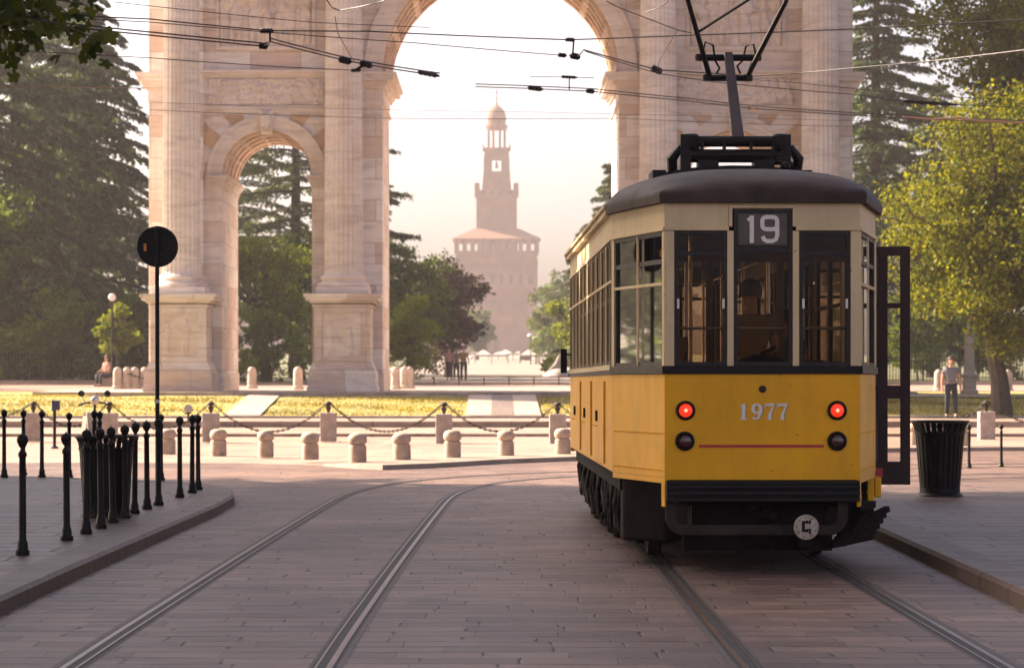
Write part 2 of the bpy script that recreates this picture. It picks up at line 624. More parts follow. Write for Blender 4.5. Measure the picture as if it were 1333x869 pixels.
M['vlight'] = marble_mat('marble pale', (0.68, 0.60, 0.55), (0.71, 0.63, 0.59), (0.73, 0.66, 0.62), 1.0, 0.9, joints=False)
M['column'] = marble_mat('column marble', (0.66, 0.575, 0.53), (0.69, 0.605, 0.56), (0.715, 0.635, 0.595), 9, 3.1, 0.004)
M['brick'] = mat('castle brick', (0.22, 0.098, 0.062), 0.9, var=0.4, vscale=0.35)
M['brickdark'] = mat('castle dark brick', (0.15, 0.08, 0.06), 0.9)
M['tile'] = mat('castle roof tile', (0.24, 0.12, 0.08), 0.9)
M['void'] = mat('dark opening', (0.03, 0.022, 0.02), 0.9)
M['white'] = mat('white canvas', (0.36, 0.32, 0.30), 0.8, var=0.1)


def paint_mat(name, c, dirt, rough, streak=0.5):
    m, nt, b = nodes_of(name)
    v = objco(nt)
    tone = ramp(nt, [(0.3, tuple(q * 0.86 for q in c)), (0.7, tuple(min(1, q * 1.06) for q in c))])
    nt.links.new(noise(nt, v, 1.6, 5), tone.inputs[0])
    sv = objco(nt, (9, 9, 0.9))
    sr = ramp(nt, [(0.50, 0.0), (0.80, streak)])
    nt.links.new(noise(nt, sv, 1.0, 6, 0.7), sr.inputs[0])
    c1 = mixc(nt, sr.outputs[0], tone.outputs[0], tuple(q * 0.5 + d * 0.5 for q, d in zip(c, dirt)))
    ch = ramp(nt, [(0.685, 0.0), (0.71, 0.85)])
    nt.links.new(noise(nt, v, 17, 5, 0.6), ch.inputs[0])
    c2 = mixc(nt, ch.outputs[0], c1, dirt)
    bl = ramp(nt, [(0.58, 0.0), (0.75, 0.4)])
    nt.links.new(noise(nt, v, 5, 6, 0.7), bl.inputs[0])
    c3 = mixc(nt, bl.outputs[0], c2, tuple(q * 0.62 for q in c))
    nt.links.new(c3, b.inputs["Base Color"])
    rr = nt.nodes.new("ShaderNodeMapRange")
    rr.inputs["To Min"].default_value = rough - 0.1
    rr.inputs["To Max"].default_value = rough + 0.2
    nt.links.new(noise(nt, v, 6, 5), rr.inputs["Value"])
    nt.links.new(rr.outputs[0], b.inputs["Roughness"])
    b.inputs["Specular IOR Level"].default_value = 0.25
    b.inputs["Coat Weight"].default_value = 0.05
    b.inputs["Coat Roughness"].default_value = 0.15
    bump(nt, b, noise(nt, v, 2.6, 2), 0.35, 0.02)
    return m


M['yellow'] = paint_mat('tram yellow paint', (0.84, 0.40, 0.0012), (0.12, 0.055, 0.012), 0.36, 0.4)
M['cream'] = paint_mat('tram cream paint', (0.64, 0.495, 0.28), (0.16, 0.10, 0.06), 0.42)
M['roof'] = mat('tram roof canvas', (0.052, 0.031, 0.024), 0.62, var=0.6, vscale=3.5, bumps=0.35, bscale=5, c2=(0.072, 0.044, 0.034), spec=0.22)
M['black'] = mat('tram black paint', (0.008, 0.006, 0.005), 0.42, var=0.3, spec=0.2)
M['frame'] = mat('dark window frame', (0.018, 0.011, 0.008), 0.45, var=0.3, spec=0.3)
M['under'] = mat('undergear grime', (0.014, 0.009, 0.007), 0.75, spec=0.12, var=0.5, vscale=7, bumps=0.4, bscale=25)
M['dust'] = mat('dusty iron', (0.040, 0.026, 0.020), 0.75, spec=0.2, var=0.5, vscale=7, bumps=0.3)
M['wood'] = mat('varnished wood', (0.16, 0.075, 0.03), 0.38, var=0.4, vscale=2, stretch=(1, 1, 12))
M['ceil'] = mat('tram lining', (0.10, 0.055, 0.028), 0.5, var=0.3)
M['steel'] = mat('handrail steel', (0.45, 0.40, 0.36), 0.3, 1.0, 0.15)
M['doorred'] = mat('door brown', (0.035, 0.013, 0.009), 0.45, spec=0.3, var=0.3)
M['redpaint'] = mat('red paint', (0.45, 0.012, 0.008), 0.4, var=0.2)
M['numwhite'] = mat('number paint', (0.74, 0.69, 0.63), 0.5, var=0.12, vscale=30)
M['numshade'] = mat('number shade paint', (0.10, 0.07, 0.04), 0.5)
M['lamp'] = emit_mat('tail lamp lit', (1.0, 0.04, 0.012), 0.24)
M['lampcore'] = emit_mat('tail lamp bulb', (1.0, 0.18, 0.09), 1.0)
M['lampdark'] = mat('tail lamp unlit', (0.07, 0.018, 0.012), 0.12, coat=0.6)
M['glass'] = glass_mat('window glass', (0.58, 0.48, 0.37), ior=1.30)
M['glassdoor'] = glass_mat('door glass', (0.82, 0.80, 0.76))
M['bark'] = mat('bark', (0.075, 0.055, 0.042), 0.9, var=0.4, vscale=5, bumps=0.5)
M['l_cedar'] = leaf_mat('cedar needles', (0.044, 0.078, 0.044), (0.105, 0.145, 0.072), 0.4)
M['l_cedar2'] = leaf_mat('cedar needles light', (0.050, 0.080, 0.036), (0.110, 0.140, 0.052), 0.35)
M['l_green'] = leaf_mat('green leaves', (0.060, 0.110, 0.022), (0.135, 0.190, 0.038), 0.5)
M['l_yellow'] = leaf_mat('yellow green leaves', (0.11, 0.165, 0.022), (0.25, 0.28, 0.038), 0.55)
M['l_linden'] = leaf_mat('linden leaves', (0.065, 0.098, 0.010), (0.23, 0.225, 0.022), 0.5)
M['l_purple'] = leaf_mat('copper beech leaves', (0.040, 0.024, 0.022), (0.085, 0.048, 0.038), 0.3)
M['l_plane'] = leaf_mat('plane leaves', (0.030, 0.048, 0.010), (0.085, 0.095, 0.018), 0.45)
M['skin'] = mat('skin', (0.50, 0.27, 0.17), 0.55, var=0.08)
M['hair'] = mat('hair', (0.075, 0.042, 0.022), 0.6)
M['tee'] = mat('grey tee shirt', (0.15, 0.15, 0.165), 0.85, var=0.12)
M['jeans'] = mat('dark jeans', (0.022, 0.026, 0.040), 0.85, var=0.2)
M['shoe'] = mat('shoes', (0.05, 0.04, 0.036), 0.6)
M['tan'] = mat('tan jacket', (0.26, 0.16, 0.075), 0.85)
M['pink'] = mat('pink shirt', (0.42, 0.20, 0.17), 0.85)
M['blue'] = mat('blue box', (0.035, 0.045, 0.10), 0.5)
M['orange'] = mat('orange sticker', (0.75, 0.26, 0.02), 0.5, var=0.05)
M['concrete'] = mat('lamp post stone', (0.44, 0.38, 0.345), 0.7, var=0.15)
M['globe'] = mat('opal glass', (0.8, 0.78, 0.74), 0.2, var=0.03)
M['wire'] = mat('cable', (0.035, 0.026, 0.024), 0.5)
M['copper'] = mat('bright cable', (0.46, 0.30, 0.20), 0.35, 0.8, 0.1)

# ------------------------------------------------------------------ SETTING: ground
mb = MB()
mb.add([(-150, -100, 0), (150, -100, 0), (150, 66.4, 0), (-150, 66.4, 0)], [(0, 1, 2, 3)])
struct('road', mb, M['road'])

# raised plaza behind the tracks, with a kerb that curves round
front = [(-150, 46.0, 0.004), (-20, 48.6, 0.004), (-8, 50.0, 0.004), (-4.2, 49.6, 0.004), (-3.0, 48.4, 0.03), (-2.35, 47.2, 0.075), (-1.9, 46.6, 0.08), (-1.03, 47.6, 0.08),
         (0.05, 49.6, 0.08), (1.43, 51.2, 0.08), (3.5, 53.2, 0.08), (6.0, 55.6, 0.08), (9, 57.3, 0.08), (14, 58.2, 0.08), (24, 58.6, 0.08), (150, 59, 0.08)]
mb = MB()
vs, fs = [], []
for x, y, z in front:
    vs += [(x, y, z), (x, 66.5, 0.08)]
for i in range(len(front) - 1):
    fs.append((2 * i, 2 * i + 2, 2 * i + 3, 2 * i + 1))
mb.add(vs, fs)
struct('plaza', mb, M['plaza'])
mb = MB()
ks = front[3:]
vs, fs = [], []
for x, y, z in ks:
    vs += [(x, y - 0.10, 0.0), (x, y - 0.10, z + 0.004), (x, y + 0.14, z + 0.004), (x, y + 0.14, 0)]
for i in range(len(ks) - 1):
    for j in range(3):
        fs.append((4 * i + j, 4 * i + j + 1, 4 * i + 4 + j + 1, 4 * i + 4 + j))
mb.add(vs, fs)
struct('plaza_kerb', mb, M['step'])


def pavement(prefix, line, side, closing, wk=0.34, h=0.13):
    """kerb ribbon along the line plus the paved area inside it"""
    inner, vs, fs = [], [], []
    n = len(line)
    for i, (x, y) in enumerate(line):
        a, b = line[max(i - 1, 0)], line[min(i + 1, n - 1)]
        t = Vector((b[0] - a[0], b[1] - a[1])).normalized()
        nx, ny = (-t.y, t.x) if side > 0 else (t.y, -t.x)
        inner.append((x + nx * wk, y + ny * wk))
        ox, oy = x - nx * 0.012, y - ny * 0.012
        vs += [(ox, oy, 0), (ox, oy, h - 0.03), (x + nx * 0.02, y + ny * 0.02, h), (inner[-1][0], inner[-1][1], h + 0.001), (inner[-1][0], inner[-1][1], 0)]
    for i in range(n - 1):
        for j in range(4):
            fs.append((5 * i + j, 5 * i + j + 1, 5 * i + 5 + j + 1, 5 * i + 5 + j))
    k = MB()
    k.add(vs, fs)
    struct(prefix + '_kerb', k, M['kerb'], smooth=False)
    p = MB()
    poly = inner + closing
    p.prism(poly, 0.002, h - 0.003)
    struct(prefix, p, M['pave'])


pavement('left_pavement', [(-3.4, -60), (-3.4, 15), (-3.36, 22), (-3.28, 28), (-3.22, 32), (-3.26, 34.4), (-3.45, 36.2), (-3.9, 37.7), (-4.7, 38.8), (-6.5, 40.2), (-40, 58)], 1, [(-60, 66), (-60, -60)])
pavement('right_pavement', [(3.62, -60), (3.66, 15), (3.72, 22), (3.80, 30), (3.86, 36), (4.05, 37.4), (4.6, 38.3), (5.6, 38.9), (60, 44.0)], -1, [(60, -60)])

# steps up to the lawn
mb = MB(); mb.box(-150, 150, 66.5, 73.8, -0.1, 0.155); struct('lower_step', mb, M['plaza'], bevel=0.015)
mb = MB(); mb.box(-150, 150, 73.7, 78.5, -0.1, 0.320); struct('middle_step', mb, M['plaza'], bevel=0.015)
mb = MB(); mb.box(-150, 150, 78.4, 78.85, -0.1, 0.385); struct('upper_step', mb, M['step'], bevel=0.015)

# lawn, gently rising and uneven
ny, nx = 30, 120
ys = np.linspace(78.85, 104, ny)
xs = np.linspace(-60, 60, nx)
Zl = np.interp(ys, [78.85, 89.5, 97, 104], [0.37, 0.85, 0.88, 0.90])
V, F = [], []
for j in range(ny):
    for i in range(nx):
        V.append((xs[i], ys[j], Zl[j] + (0.02 * math.sin(xs[i] * 0.9 + ys[j] * 1.3) + 0.012 * math.sin(xs[i] * 2.7) if 0 < j < ny - 1 else 0) - 0.02))
for j in range(ny - 1):
    for i in range(nx - 1):
        F.append((j * nx + i, j * nx + i + 1, (j + 1) * nx + i + 1, (j + 1) * nx + i))
o = arr_obj('lawn', V, F, M['grass'], smooth=True)
tag(o, kind='structure')
# grass blades on the lawn
NB = 42000
bx = RNG.uniform(-22, 26, NB)
by = RNG.uniform(78.95, 92, NB)
ok = ~((bx > -0.95) & (bx < 1.4)) & ~((bx > -8.1) & (bx < -6.75)) & ~((by > 89.2) & (np.abs(bx - 0.2) < 13.2))
bx, by = bx[ok], by[ok]
bz = np.interp(by, [78.85, 89.5, 97, 104], [0.37, 0.85, 0.88, 0.90]) - 0.05
n = len(bx)
ang = RNG.uniform(0, math.pi, n)
w = RNG.uniform(0.02, 0.05, n)
h = RNG.uniform(0.05, 0.10, n)
lean = RNG.uniform(-0.05, 0.05, (n, 2))
V = np.zeros((n, 3, 3))
V[:, 0] = np.stack([bx - np.cos(ang) * w, by - np.sin(ang) * w, bz], 1)
V[:, 1] = np.stack([bx + np.cos(ang) * w, by + np.sin(ang) * w, bz], 1)
V[:, 2] = np.stack([bx + lean[:, 0], by + lean[:, 1], bz + h], 1)
M['l_grass'] = leaf_mat('grass blades', (0.22, 0.21, 0.045), (0.36, 0.29, 0.07), 0.3)
o = arr_obj('grass', V.reshape(-1, 3), np.arange(3 * n).reshape(-1, 3), M['l_grass'])
tag(o, kind='stuff')


def on_slope(name, x0, x1, y0, y1, m, lift=0.03, xt0=None, xt1=None):
    mbs = MB()
    yy = np.linspace(y0, y1, 8)
    vs, fs = [], []
    for k, y in enumerate(yy):
        z = float(np.interp(y, [78.85, 89.5, 97, 104], [0.37, 0.85, 0.88, 0.90])) + lift
        t = k / 7
        a = x0 + ((xt0 if xt0 is not None else x0) - x0) * t
        b = x1 + ((xt1 if xt1 is not None else x1) - x1) * t
        vs += [(a, y, z), (b, y, z)]
        if k:
            fs.append((2 * k - 2, 2 * k - 1, 2 * k + 1, 2 * k))
    mbs.add(vs, fs)
    return struct(name, mbs, m)


on_slope('left_lawn_path', -7.75, -6.72, 78.86, 90.6, M['path'], xt0=-8.05, xt1=-7.0)
on_slope('central_path_left_strip', -0.86, -0.12, 78.86, 90.6, M['path'])
on_slope('central_path_middle_strip', -0.118, 0.548, 78.86, 90.6, M['pathdark'], lift=0.028)
on_slope('central_path_right_strip', 0.55, 1.30, 78.86, 90.6, M['path'])
on_slope('right_lawn_path', 12.2, 18.5, 88.6, 90.2, M['path'], xt0=10.5, xt1=13.0)

# platform under the arch
mb = MB(); mb.box(-13.4, 13.8, 90.4, 106, 0.3, 0.97); mb.box(-15.5, -13.39, 92.5, 104, 0.3, 0.955)
struct('arch_platform', mb, M['path'], bevel=0.02)
# carriageway behind the arch, then the park
mb = MB(); mb.add([(-200, 103.9, 0.90), (200, 103.9, 0.90), (200, 124, 1.02), (-200, 124, 1.02)], [(0, 1, 2, 3)])
struct('park_road', mb, M['plaza'])
mb = MB(); mb.box(-200, 200, 124, 124.4, 0.6, 1.14); struct('park_kerb', mb, M['step'])
TERR = [(124.4, 1.10), (150, 1.16), (250, 1.9), (400, 3.1), (600, 4.9), (760, 6.0), (1000, 6.5), (3000, 6.5)]
mb = MB()
for x0, x1, nm in ((-1500, -9, 'l'), (9, 1500, 'r')):
    vs, fs = [], []
    for y, z in TERR:
        vs += [(x0, y, z), (x1, y, z)]
    fs = [(2 * i, 2 * i + 1, 2 * i + 3, 2 * i + 2) for i in range(len(TERR) - 1)]
    mb.add(vs, fs)
struct('park_ground', mb, M['parkgreen'])
mb = MB()
vs = []
for y, z in TERR:
    vs += [(-9, y, z), (9, y, z)]
mb.add(vs, [(2 * i, 2 * i + 1, 2 * i + 3, 2 * i + 2) for i in range(len(TERR) - 1)])
struct('park_promenade', mb, M['gravel'])


# ------------------------------------------------------------------ tram tracks (groove rails set flush in the stone)
trackL = [(-1.72, -40), (-1.70, 10), (-1.68, 16), (-1.645, 19), (-1.575, 24), (-1.49, 29), (-1.39, 34), (-1.33, 36.5)]
for xx, yy in ((-1.18, 38.6), (-0.86, 40.6), (-0.30, 42.4), (0.55, 43.9), (1.7, 45.1), (3.2, 46.2), (5.2, 47.3), (8, 48.4), (12, 49.4), (20, 50.6), (60, 53)):
    trackL.append((xx, yy))
trackR = [(2.15, -40), (2.15, 26), (2.13, 31), (2.2, 34.5), (2.5, 36.8), (3.1, 38.9), (4.1, 40.8), (5.6, 42.4), (8, 43.9), (12, 45.2), (20, 46.4), (60, 49)]


def smooth_line(p, it=3):
    for _ in range(it):
        q = [p[0]]
        for a, b in zip(p[:-1], p[1:]):
            q += [(a[0] * .75 + b[0] * .25, a[1] * .75 + b[1] * .25), (a[0] * .25 + b[0] * .75, a[1] * .25 + b[1] * .75)]
        q.append(p[-1])
        p = q
    return p


def ribbon(mbs, line, o0, o1, z):
    vs, fs = [], []
    n = len(line)
    for i, (x, y) in enumerate(line):
        a, b = line[max(i - 1, 0)], line[min(i + 1, n - 1)]
        t = Vector((b[0] - a[0], b[1] - a[1])).normalized()
        vs += [(x + t.y * o0, y - t.x * o0, z), (x + t.y * o1, y - t.x * o1, z)]
        if i:
            fs.append((2 * i - 2, 2 * i - 1, 2 * i + 1, 2 * i))
    mbs.add(vs, fs)


for nm, ln in (('left_track', trackL), ('right_track', trackR)):
    ln = smooth_line(ln)
    steel, groove, bed = MB(), MB(), MB()
    for s in (-0.7225, 0.7225):
        sg = -1 if s > 0 else 1                      # flange groove on the inner side
        a0, a1 = s - sg * 0.042, s - sg * 0.006
        ribbon(steel, ln, min(a0, a1), max(a0, a1), 0.008)
        b0, b1 = s + sg * 0.046, s + sg * 0.060
        ribbon(steel, ln, min(b0, b1), max(b0, b1), 0.008)
        ribbon(groove, ln, s - 0.058 if sg > 0 else s - 0.078, s + 0.078 if sg > 0 else s + 0.058, 0.005)
        ribbon(bed, ln, s - 0.098, s + 0.098, 0.0025)
    struct(nm + '_rail', steel, M['rail'])
    struct(nm + '_groove', groove, M['groove'])
    struct(nm + '_bed', bed, M['railstone'])

# ------------------------------------------------------------------ TRIUMPHAL ARCH
AX, AY, AZ = 0.18, 94.0, 0.97           # centre, front wall plane, ground
arch = thing('triumphal_arch', 'huge pale marble triumphal arch with three openings and fluted columns behind the tram', 'arch', (AX, AY, AZ))
TH = 5.9
ZS, RM = 10.80, 4.02                     # springing (above AZ) and radius of the main opening
ZS2, RS, CX2 = 7.33, 1.53, 7.95          # the side openings
WTOP = 15.0


def arch_slab(mbs, cx, r, zs, ztop, y0, y1, x0, x1, n=28):
    """wall from x0 to x1 above springing with a round opening, plus the soffit"""
    arc = [(cx - r * math.cos(math.pi * k / n), zs + r * math.sin(math.pi * k / n)) for k in range(n + 1)]
    for y in (y0, y1):
        vs = [(x0, y, zs), (x0, y, ztop)]
        o = []
        for x, z in arc:
            vs += [(x, y, z), (x, y, ztop)]
        vs += [(x1, y, zs), (x1, y, ztop)]
        mbs.add(vs, [(2 * i, 2 * i + 2, 2 * i + 3, 2 * i + 1) for i in range(len(vs) // 2 - 1)])
    vs = []
    for x, z in arc:
        vs += [(x, y0, z), (x, y1, z)]
    return vs, [(2 * i, 2 * i + 1, 2 * i + 3, 2 * i + 2) for i in range(n)]


wall, soff = MB(), MB()
OUT = 11.96
for s in (-1, 1):
    a, b = sorted((s * RM, s * (CX2 - RS)))
    wall.box(a, b, 0, TH, 0, ZS2)
    a, b = sorted((s * (CX2 + RS), s * OUT))
    wall.box(a, b, 0, TH, 0, ZS2)
    a, b = sorted((s * RM, s * OUT))
    vs, fs = arch_slab(wall, s * CX2, RS, ZS2, ZS, 0, TH, a, b)
    soff.add(vs, fs)
    wall.add([(a, 0, ZS2), (a, TH, ZS2), (a, TH, ZS), (a, 0, ZS)], [(0, 1, 2, 3)])
    wall.add([(b, 0, ZS2), (b, TH, ZS2), (b, TH, ZS), (b, 0, ZS)], [(0, 1, 2, 3)])
vs, fs = arch_slab(wall, 0, RM, ZS, WTOP, 0, TH, -OUT, OUT, 48)
soff.add(vs, fs)
for x in (-OUT, OUT):
    wall.add([(x, 0, ZS), (x, TH, ZS), (x, TH, WTOP), (x, 0, WTOP)], [(0, 1, 2, 3)])
wall.box(-OUT, OUT, 0.01, TH - 0.01, WTOP - 0.01, 17.0)
wall.box(-OUT + 0.3, OUT - 0.3, 0.3, TH - 0.3, 18.0, 22.0)
wall.build('wall', M['marble'], arch)
soff.build('vault', M['marble_bounce'], arch, smooth=True)

# coffer ribs on the main vault and the side vaults
for cx, r, zs, nm in ((0, RM, ZS, 9), (-CX2, RS, ZS2, 7), (CX2, RS, ZS2, 7)):
    rib = MB()
    w = 0.10 if r > 3 else 0.05
    for yk in np.linspace(0.5, TH - 0.5, 5):
        n = 30
        for k in range(n):
            a0, a1 = math.pi * k / n, math.pi * (k + 1) / n
            p = [(cx - rr * math.cos(a), yy, zs + rr * math.sin(a)) for yy in (yk - 0.16, yk + 0.16) for a in (a0, a1) for rr in (r + 0.01, r - w)]
            rib.add(p, [(0, 1, 3, 2), (4, 5, 7, 6), (1, 3, 7, 5)])
    for k in range(nm + 1):
        a = math.pi * (0.02 + 0.96 * k / nm)
        c, s_ = math.cos(a), math.sin(a)
        t = 0.14 if r > 3 else 0.07
        p = []
        for rr in (r + 0.01, r - w + 0.012):
            for dt in (-t, t):
                for yy in (0.1, TH - 0.1):
                    p.append((cx - rr * c + dt * s_, yy, zs + rr * s_ + dt * c))
        rib.add(p, [(0, 1, 3, 2), (4, 6, 7, 5), (0, 4, 5, 1), (2, 3, 7, 6), (0, 2, 6, 4), (1, 5, 7, 3)])
    rib.build('vault_ribs', M['marble_bounce'], arch)


def molding(mbs, x0, x1, z0, z1, steps, y=0.0, depth=0.5, sides=(1, 1)):
    """stepped cornice; steps = [(t0,t1,projection)] over the height"""
    for t0, t1, pr in steps:
        a = x0 - (pr if sides[0] else 0)
        b = x1 + (pr if sides[1] else 0)
        mbs.box(a, b, y - pr, y + depth + (pr if depth > 3 else 0), z0 + (z1 - z0) * t0, z0 + (z1 - z0) * t1)


IMP = [(0.0, 0.10, 0.07), (0.10, 0.52, 0.025), (0.52, 0.62, 0.12), (0.62, 0.74, 0.20), (0.74, 0.90, 0.40), (0.90, 1.0, 0.48)]
for s in (-1, 1):
    # big impost at the springing of the main arch: inner pier, outer edge
    im = MB()
    a, b = sorted((s * RM, s * 4.75))
    molding(im, a, b, 9.72, 10.80, IMP, 0, TH, (s > 0, s < 0))
    im.build('main_impost', M['marble2'], arch)
    im = MB()
    a, b = sorted((s * 11.2, s * OUT))
    molding(im, a, b, 9.80, 10.80, [(0.0, 0.4, 0.03), (0.4, 0.5, 0.08), (0.5, 0.7, 0.2), (0.7, 0.85, 0.34), (0.85, 1.0, 0.40)], 0, TH, (s < 0, s > 0))
    im.build('outer_impost', M['marble2'], arch)
    # imposts of the side opening
    for e in (-1, 1):
        im = MB()
        xe = s * CX2 + e * RS
        a, b = (xe - 0.55, xe) if e < 0 else (xe, xe + 0.55)
        molding(im, a, b, 6.88, 7.33, [(0.0, 0.25, 0.03), (0.25, 0.55, 0.07), (0.55, 0.8, 0.14), (0.8, 1.0, 0.2)], 0, TH, (e > 0, e < 0))
        im.build('side_impost', M['marble2'], arch)
    # archivolt of the side opening (two fasciae and a lip) and keystone
    av = MB()
    for r0, r1, pr in ((RS, RS + 0.17, 0.05), (RS + 0.171, RS + 0.36, 0.085), (RS + 0.361, RS + 0.50, 0.14)):
        n = 26
        for k in range(n):
            p = [(s * CX2 - rr * math.cos(math.pi * kk / n), yy, ZS2 + 0.002 + rr * math.sin(math.pi * kk / n)) for yy in (-pr, 0.02) for kk in (k, k + 1) for rr in (r0, r1)]
            av.add(p, [(0, 1, 3, 2), (1, 5, 7, 3), (0, 2, 6, 4)])
    av.build('side_archivolt', M['marble2'], arch)
    kb = MB()
    kb.add([(s * CX2 - 0.17, -0.22, 8.70), (s * CX2 + 0.17, -0.22, 8.70), (s * CX2 + 0.27, -0.27, 9.42), (s * CX2 - 0.27, -0.27, 9.42),
            (s * CX2 - 0.17, 0.05, 8.70), (s * CX2 + 0.17, 0.05, 8.70), (s * CX2 + 0.27, 0.05, 9.42), (s * CX2 - 0.27, 0.05, 9.42)],
           [(0, 1, 2, 3), (7, 6, 5, 4), (0, 4, 5, 1), (1, 5, 6, 2), (2, 6, 7, 3), (3, 7, 4, 0)])
    kb.lathe([(0.02, -0.30), (0.16, -0.22), (0.2, 0.0), (0.16, 0.2), (0.03, 0.27)], (s * CX2, -0.3, 9.12), 10)
    kb.tube([(s * CX2 - 0.1, -0.36, 9.3), (s * CX2 - 0.24, -0.34, 9.52)], [0.07, 0.03], 6)
    kb.tube([(s * CX2 + 0.1, -0.36, 9.3), (s * CX2 + 0.24, -0.34, 9.52)], [0.07, 0.03], 6)
    kb.build('keystone', M['marble2'], arch, smooth=True)
    # voussoirs radiating over the side opening, alternately warm and pale
    for odd in (0, 1):
        nv = 11
        for k in range(nv):
            if k % 2 != odd or k == 5:
                continue
            vo = MB()
            a0 = math.pi * (0.06 + 0.88 * k / nv) + 0.008
            a1 = math.pi * (0.06 + 0.88 * (k + 1) / nv) - 0.008
            r0, pr = RS + 0.505, 0.022 + 0.012 * odd
            q = []
            for a in (a0, a1):
                rmax = min((2.25 / max(abs(math.cos(a)), 1e-3)), (2.05 / max(math.sin(a), 1e-3)))
                for rr in (r0, max(rmax, r0 + 0.02)):
                    q.append((s * CX2 - rr * math.cos(a), ZS2 + rr * math.sin(a)))
            vo.add([(x, -pr, z) for x, z in q] + [(x, 0.01, z) for x, z in q], [(0, 2, 3, 1), (0, 4, 6, 2), (1, 3, 7, 5), (0, 1, 5, 4), (2, 6, 7, 3)])
            vo.build('voussoir', M['vdark'] if odd else M['vlight'], arch)

# main archivolt and keystone
av = MB()
for r0, r1, pr in ((RM, RM + 0.20, 0.05), (RM + 0.201, RM + 0.44, 0.09), (RM + 0.441, RM + 0.50, 0.13), (RM + 0.501, RM + 0.62, 0.19)):
    n = 56
    for k in range(n):
        p = [(-rr * math.cos(math.pi * kk / n), yy, ZS + 0.002 + rr * math.sin(math.pi * kk / n)) for yy in (-pr, 0.02) for kk in (k, k + 1) for rr in (r0, r1)]
        av.add(p, [(0, 1, 3, 2), (1, 5, 7, 3), (0, 2, 6, 4)])
av.build('main_archivolt', M['marble2'], arch)


def relief(name, x0, x1, z0, z1, y, kind, parent, amp=0.14, nx=110, nz=90, seed=1, lumps=60):
    """a carved panel: real displaced marble"""
    rg = np.random.default_rng(seed)
    X, Z = np.meshgrid(np.linspace(x0, x1, nx), np.linspace(z0, z1, nz))
    H = np.zeros_like(X)
    W_, Hh = x1 - x0, z1 - z0
    if kind == 'figures':
        nf = max(2, int(W_ / 0.42))
        for i in range(nf):
            cx = x0 + W_ * (i + 0.5) / nf + rg.normal(0, 0.05)
            hh = Hh * rg.uniform(0.62, 0.88)
            sc = hh / 2.1
            bend = rg.normal(0, 0.1)
            parts = [(0, 1.85, 0.12, 0.15, 1.0), (0.02, 1.35, 0.23, 0.36, 0.9), (bend, 0.75, 0.2, 0.5, 0.8), (bend * 1.5 - 0.09, 0.3, 0.09, 0.42, 0.75), (bend * 1.5 + 0.11, 0.3, 0.09, 0.42, 0.75)]
            for px, pz, sx, sz, am in parts:
                d = ((X - cx - px * sc) / (sx * sc)) ** 2 + ((Z - z0 - 0.04 * Hh - pz * sc) / (sz * sc)) ** 2
                H = np.maximum(H, am * np.sqrt(np.clip(1 - d, 0, 1)))
            a = rg.uniform(-1.2, 1.2)
            for t in np.linspace(0, 1, 6):
                ax_, az_ = cx + math.sin(a) * 0.55 * t * sc, z0 + (1.5 - 0.5 * math.cos(a) * t) * sc
                d = ((X - ax_) ** 2 + (Z - az_) ** 2) / (0.1 * sc) ** 2
                H = np.maximum(H, 0.85 * np.sqrt(np.clip(1 - d, 0, 1)))
    else:
        for i in range(lumps):
            cx, cz = rg.uniform(x0, x1), rg.uniform(z0, z1)
            a = rg.uniform(0, 3.14)
            sx, sz = rg.uniform(0.1, 0.3) * Hh, rg.uniform(0.04, 0.12) * Hh
            u = (X - cx) * math.cos(a) + (Z - cz) * math.sin(a)
            v = -(X - cx) * math.sin(a) + (Z - cz) * math.cos(a)
            d = (u / sx) ** 2 + (v / sz) ** 2
            H = np.maximum(H, rg.uniform(0.5, 1) * np.sqrt(np.clip(1 - d, 0, 1)))
    H += 0.06 * np.sin(X * 37 + 3 * np.sin(Z * 9)) * (H > 0.15)
    H[0, :] = H[-1, :] = 0
    H[:, 0] = H[:, -1] = 0
    V = np.stack([X, y - amp * H, Z], -1).reshape(-1, 3)
    idx = np.arange(nx * nz).reshape(nz, nx)
    F = np.stack([idx[:-1, :-1], idx[:-1, 1:], idx[1:, 1:], idx[1:, :-1]], -1).reshape(-1, 4)
    return arr_obj(name, V, F, M['marble2'], parent, smooth=True)


PX = (-10.70, -5.27, 5.27, 10.70)
for i, s in enumerate((-1, 1)):
    a, b = sorted((s * 6.02, s * 9.95))
    relief('carved_frieze', a, b, 9.72, 10.62, -0.02, 'lumps', arch, 0.11, 170, 40, 3 + i, 150)
    st = MB()
    for z0, z1, pr in ((9.45, 9.56, 0.06), (9.561, 9.64, 0.11), (9.64, 9.70, 0.07), (10.63, 10.71, 0.08), (10.71, 10.80, 0.18), (10.80, 10.88, 0.26)):
        st.box(a - 0.3, b + 0.3, -pr, 0.01, z0, z1)
    st.build('string_course', M['marble2'], arch)
    a2, b2 = a + 0.28, b - 0.28
    relief('relief_panel', a2 + 0.13, b2 - 0.13, 11.72, 14.6, -0.03, 'figures', arch, 0.22, 130, 100, 21 + i)
    fr = MB()
    for q in ((a2, b2, 11.58, 11.70), (a2, b2, 14.62, 14.74)):
        fr.box(q[0], q[1], -0.10, 0.01, q[2], q[3])
    for xx in (a2, b2 - 0.12):
        fr.box(xx, xx + 0.12, -0.102, 0.01, 11.70, 14.62)
    fr.build('panel_frame', M['marble2'], arch)

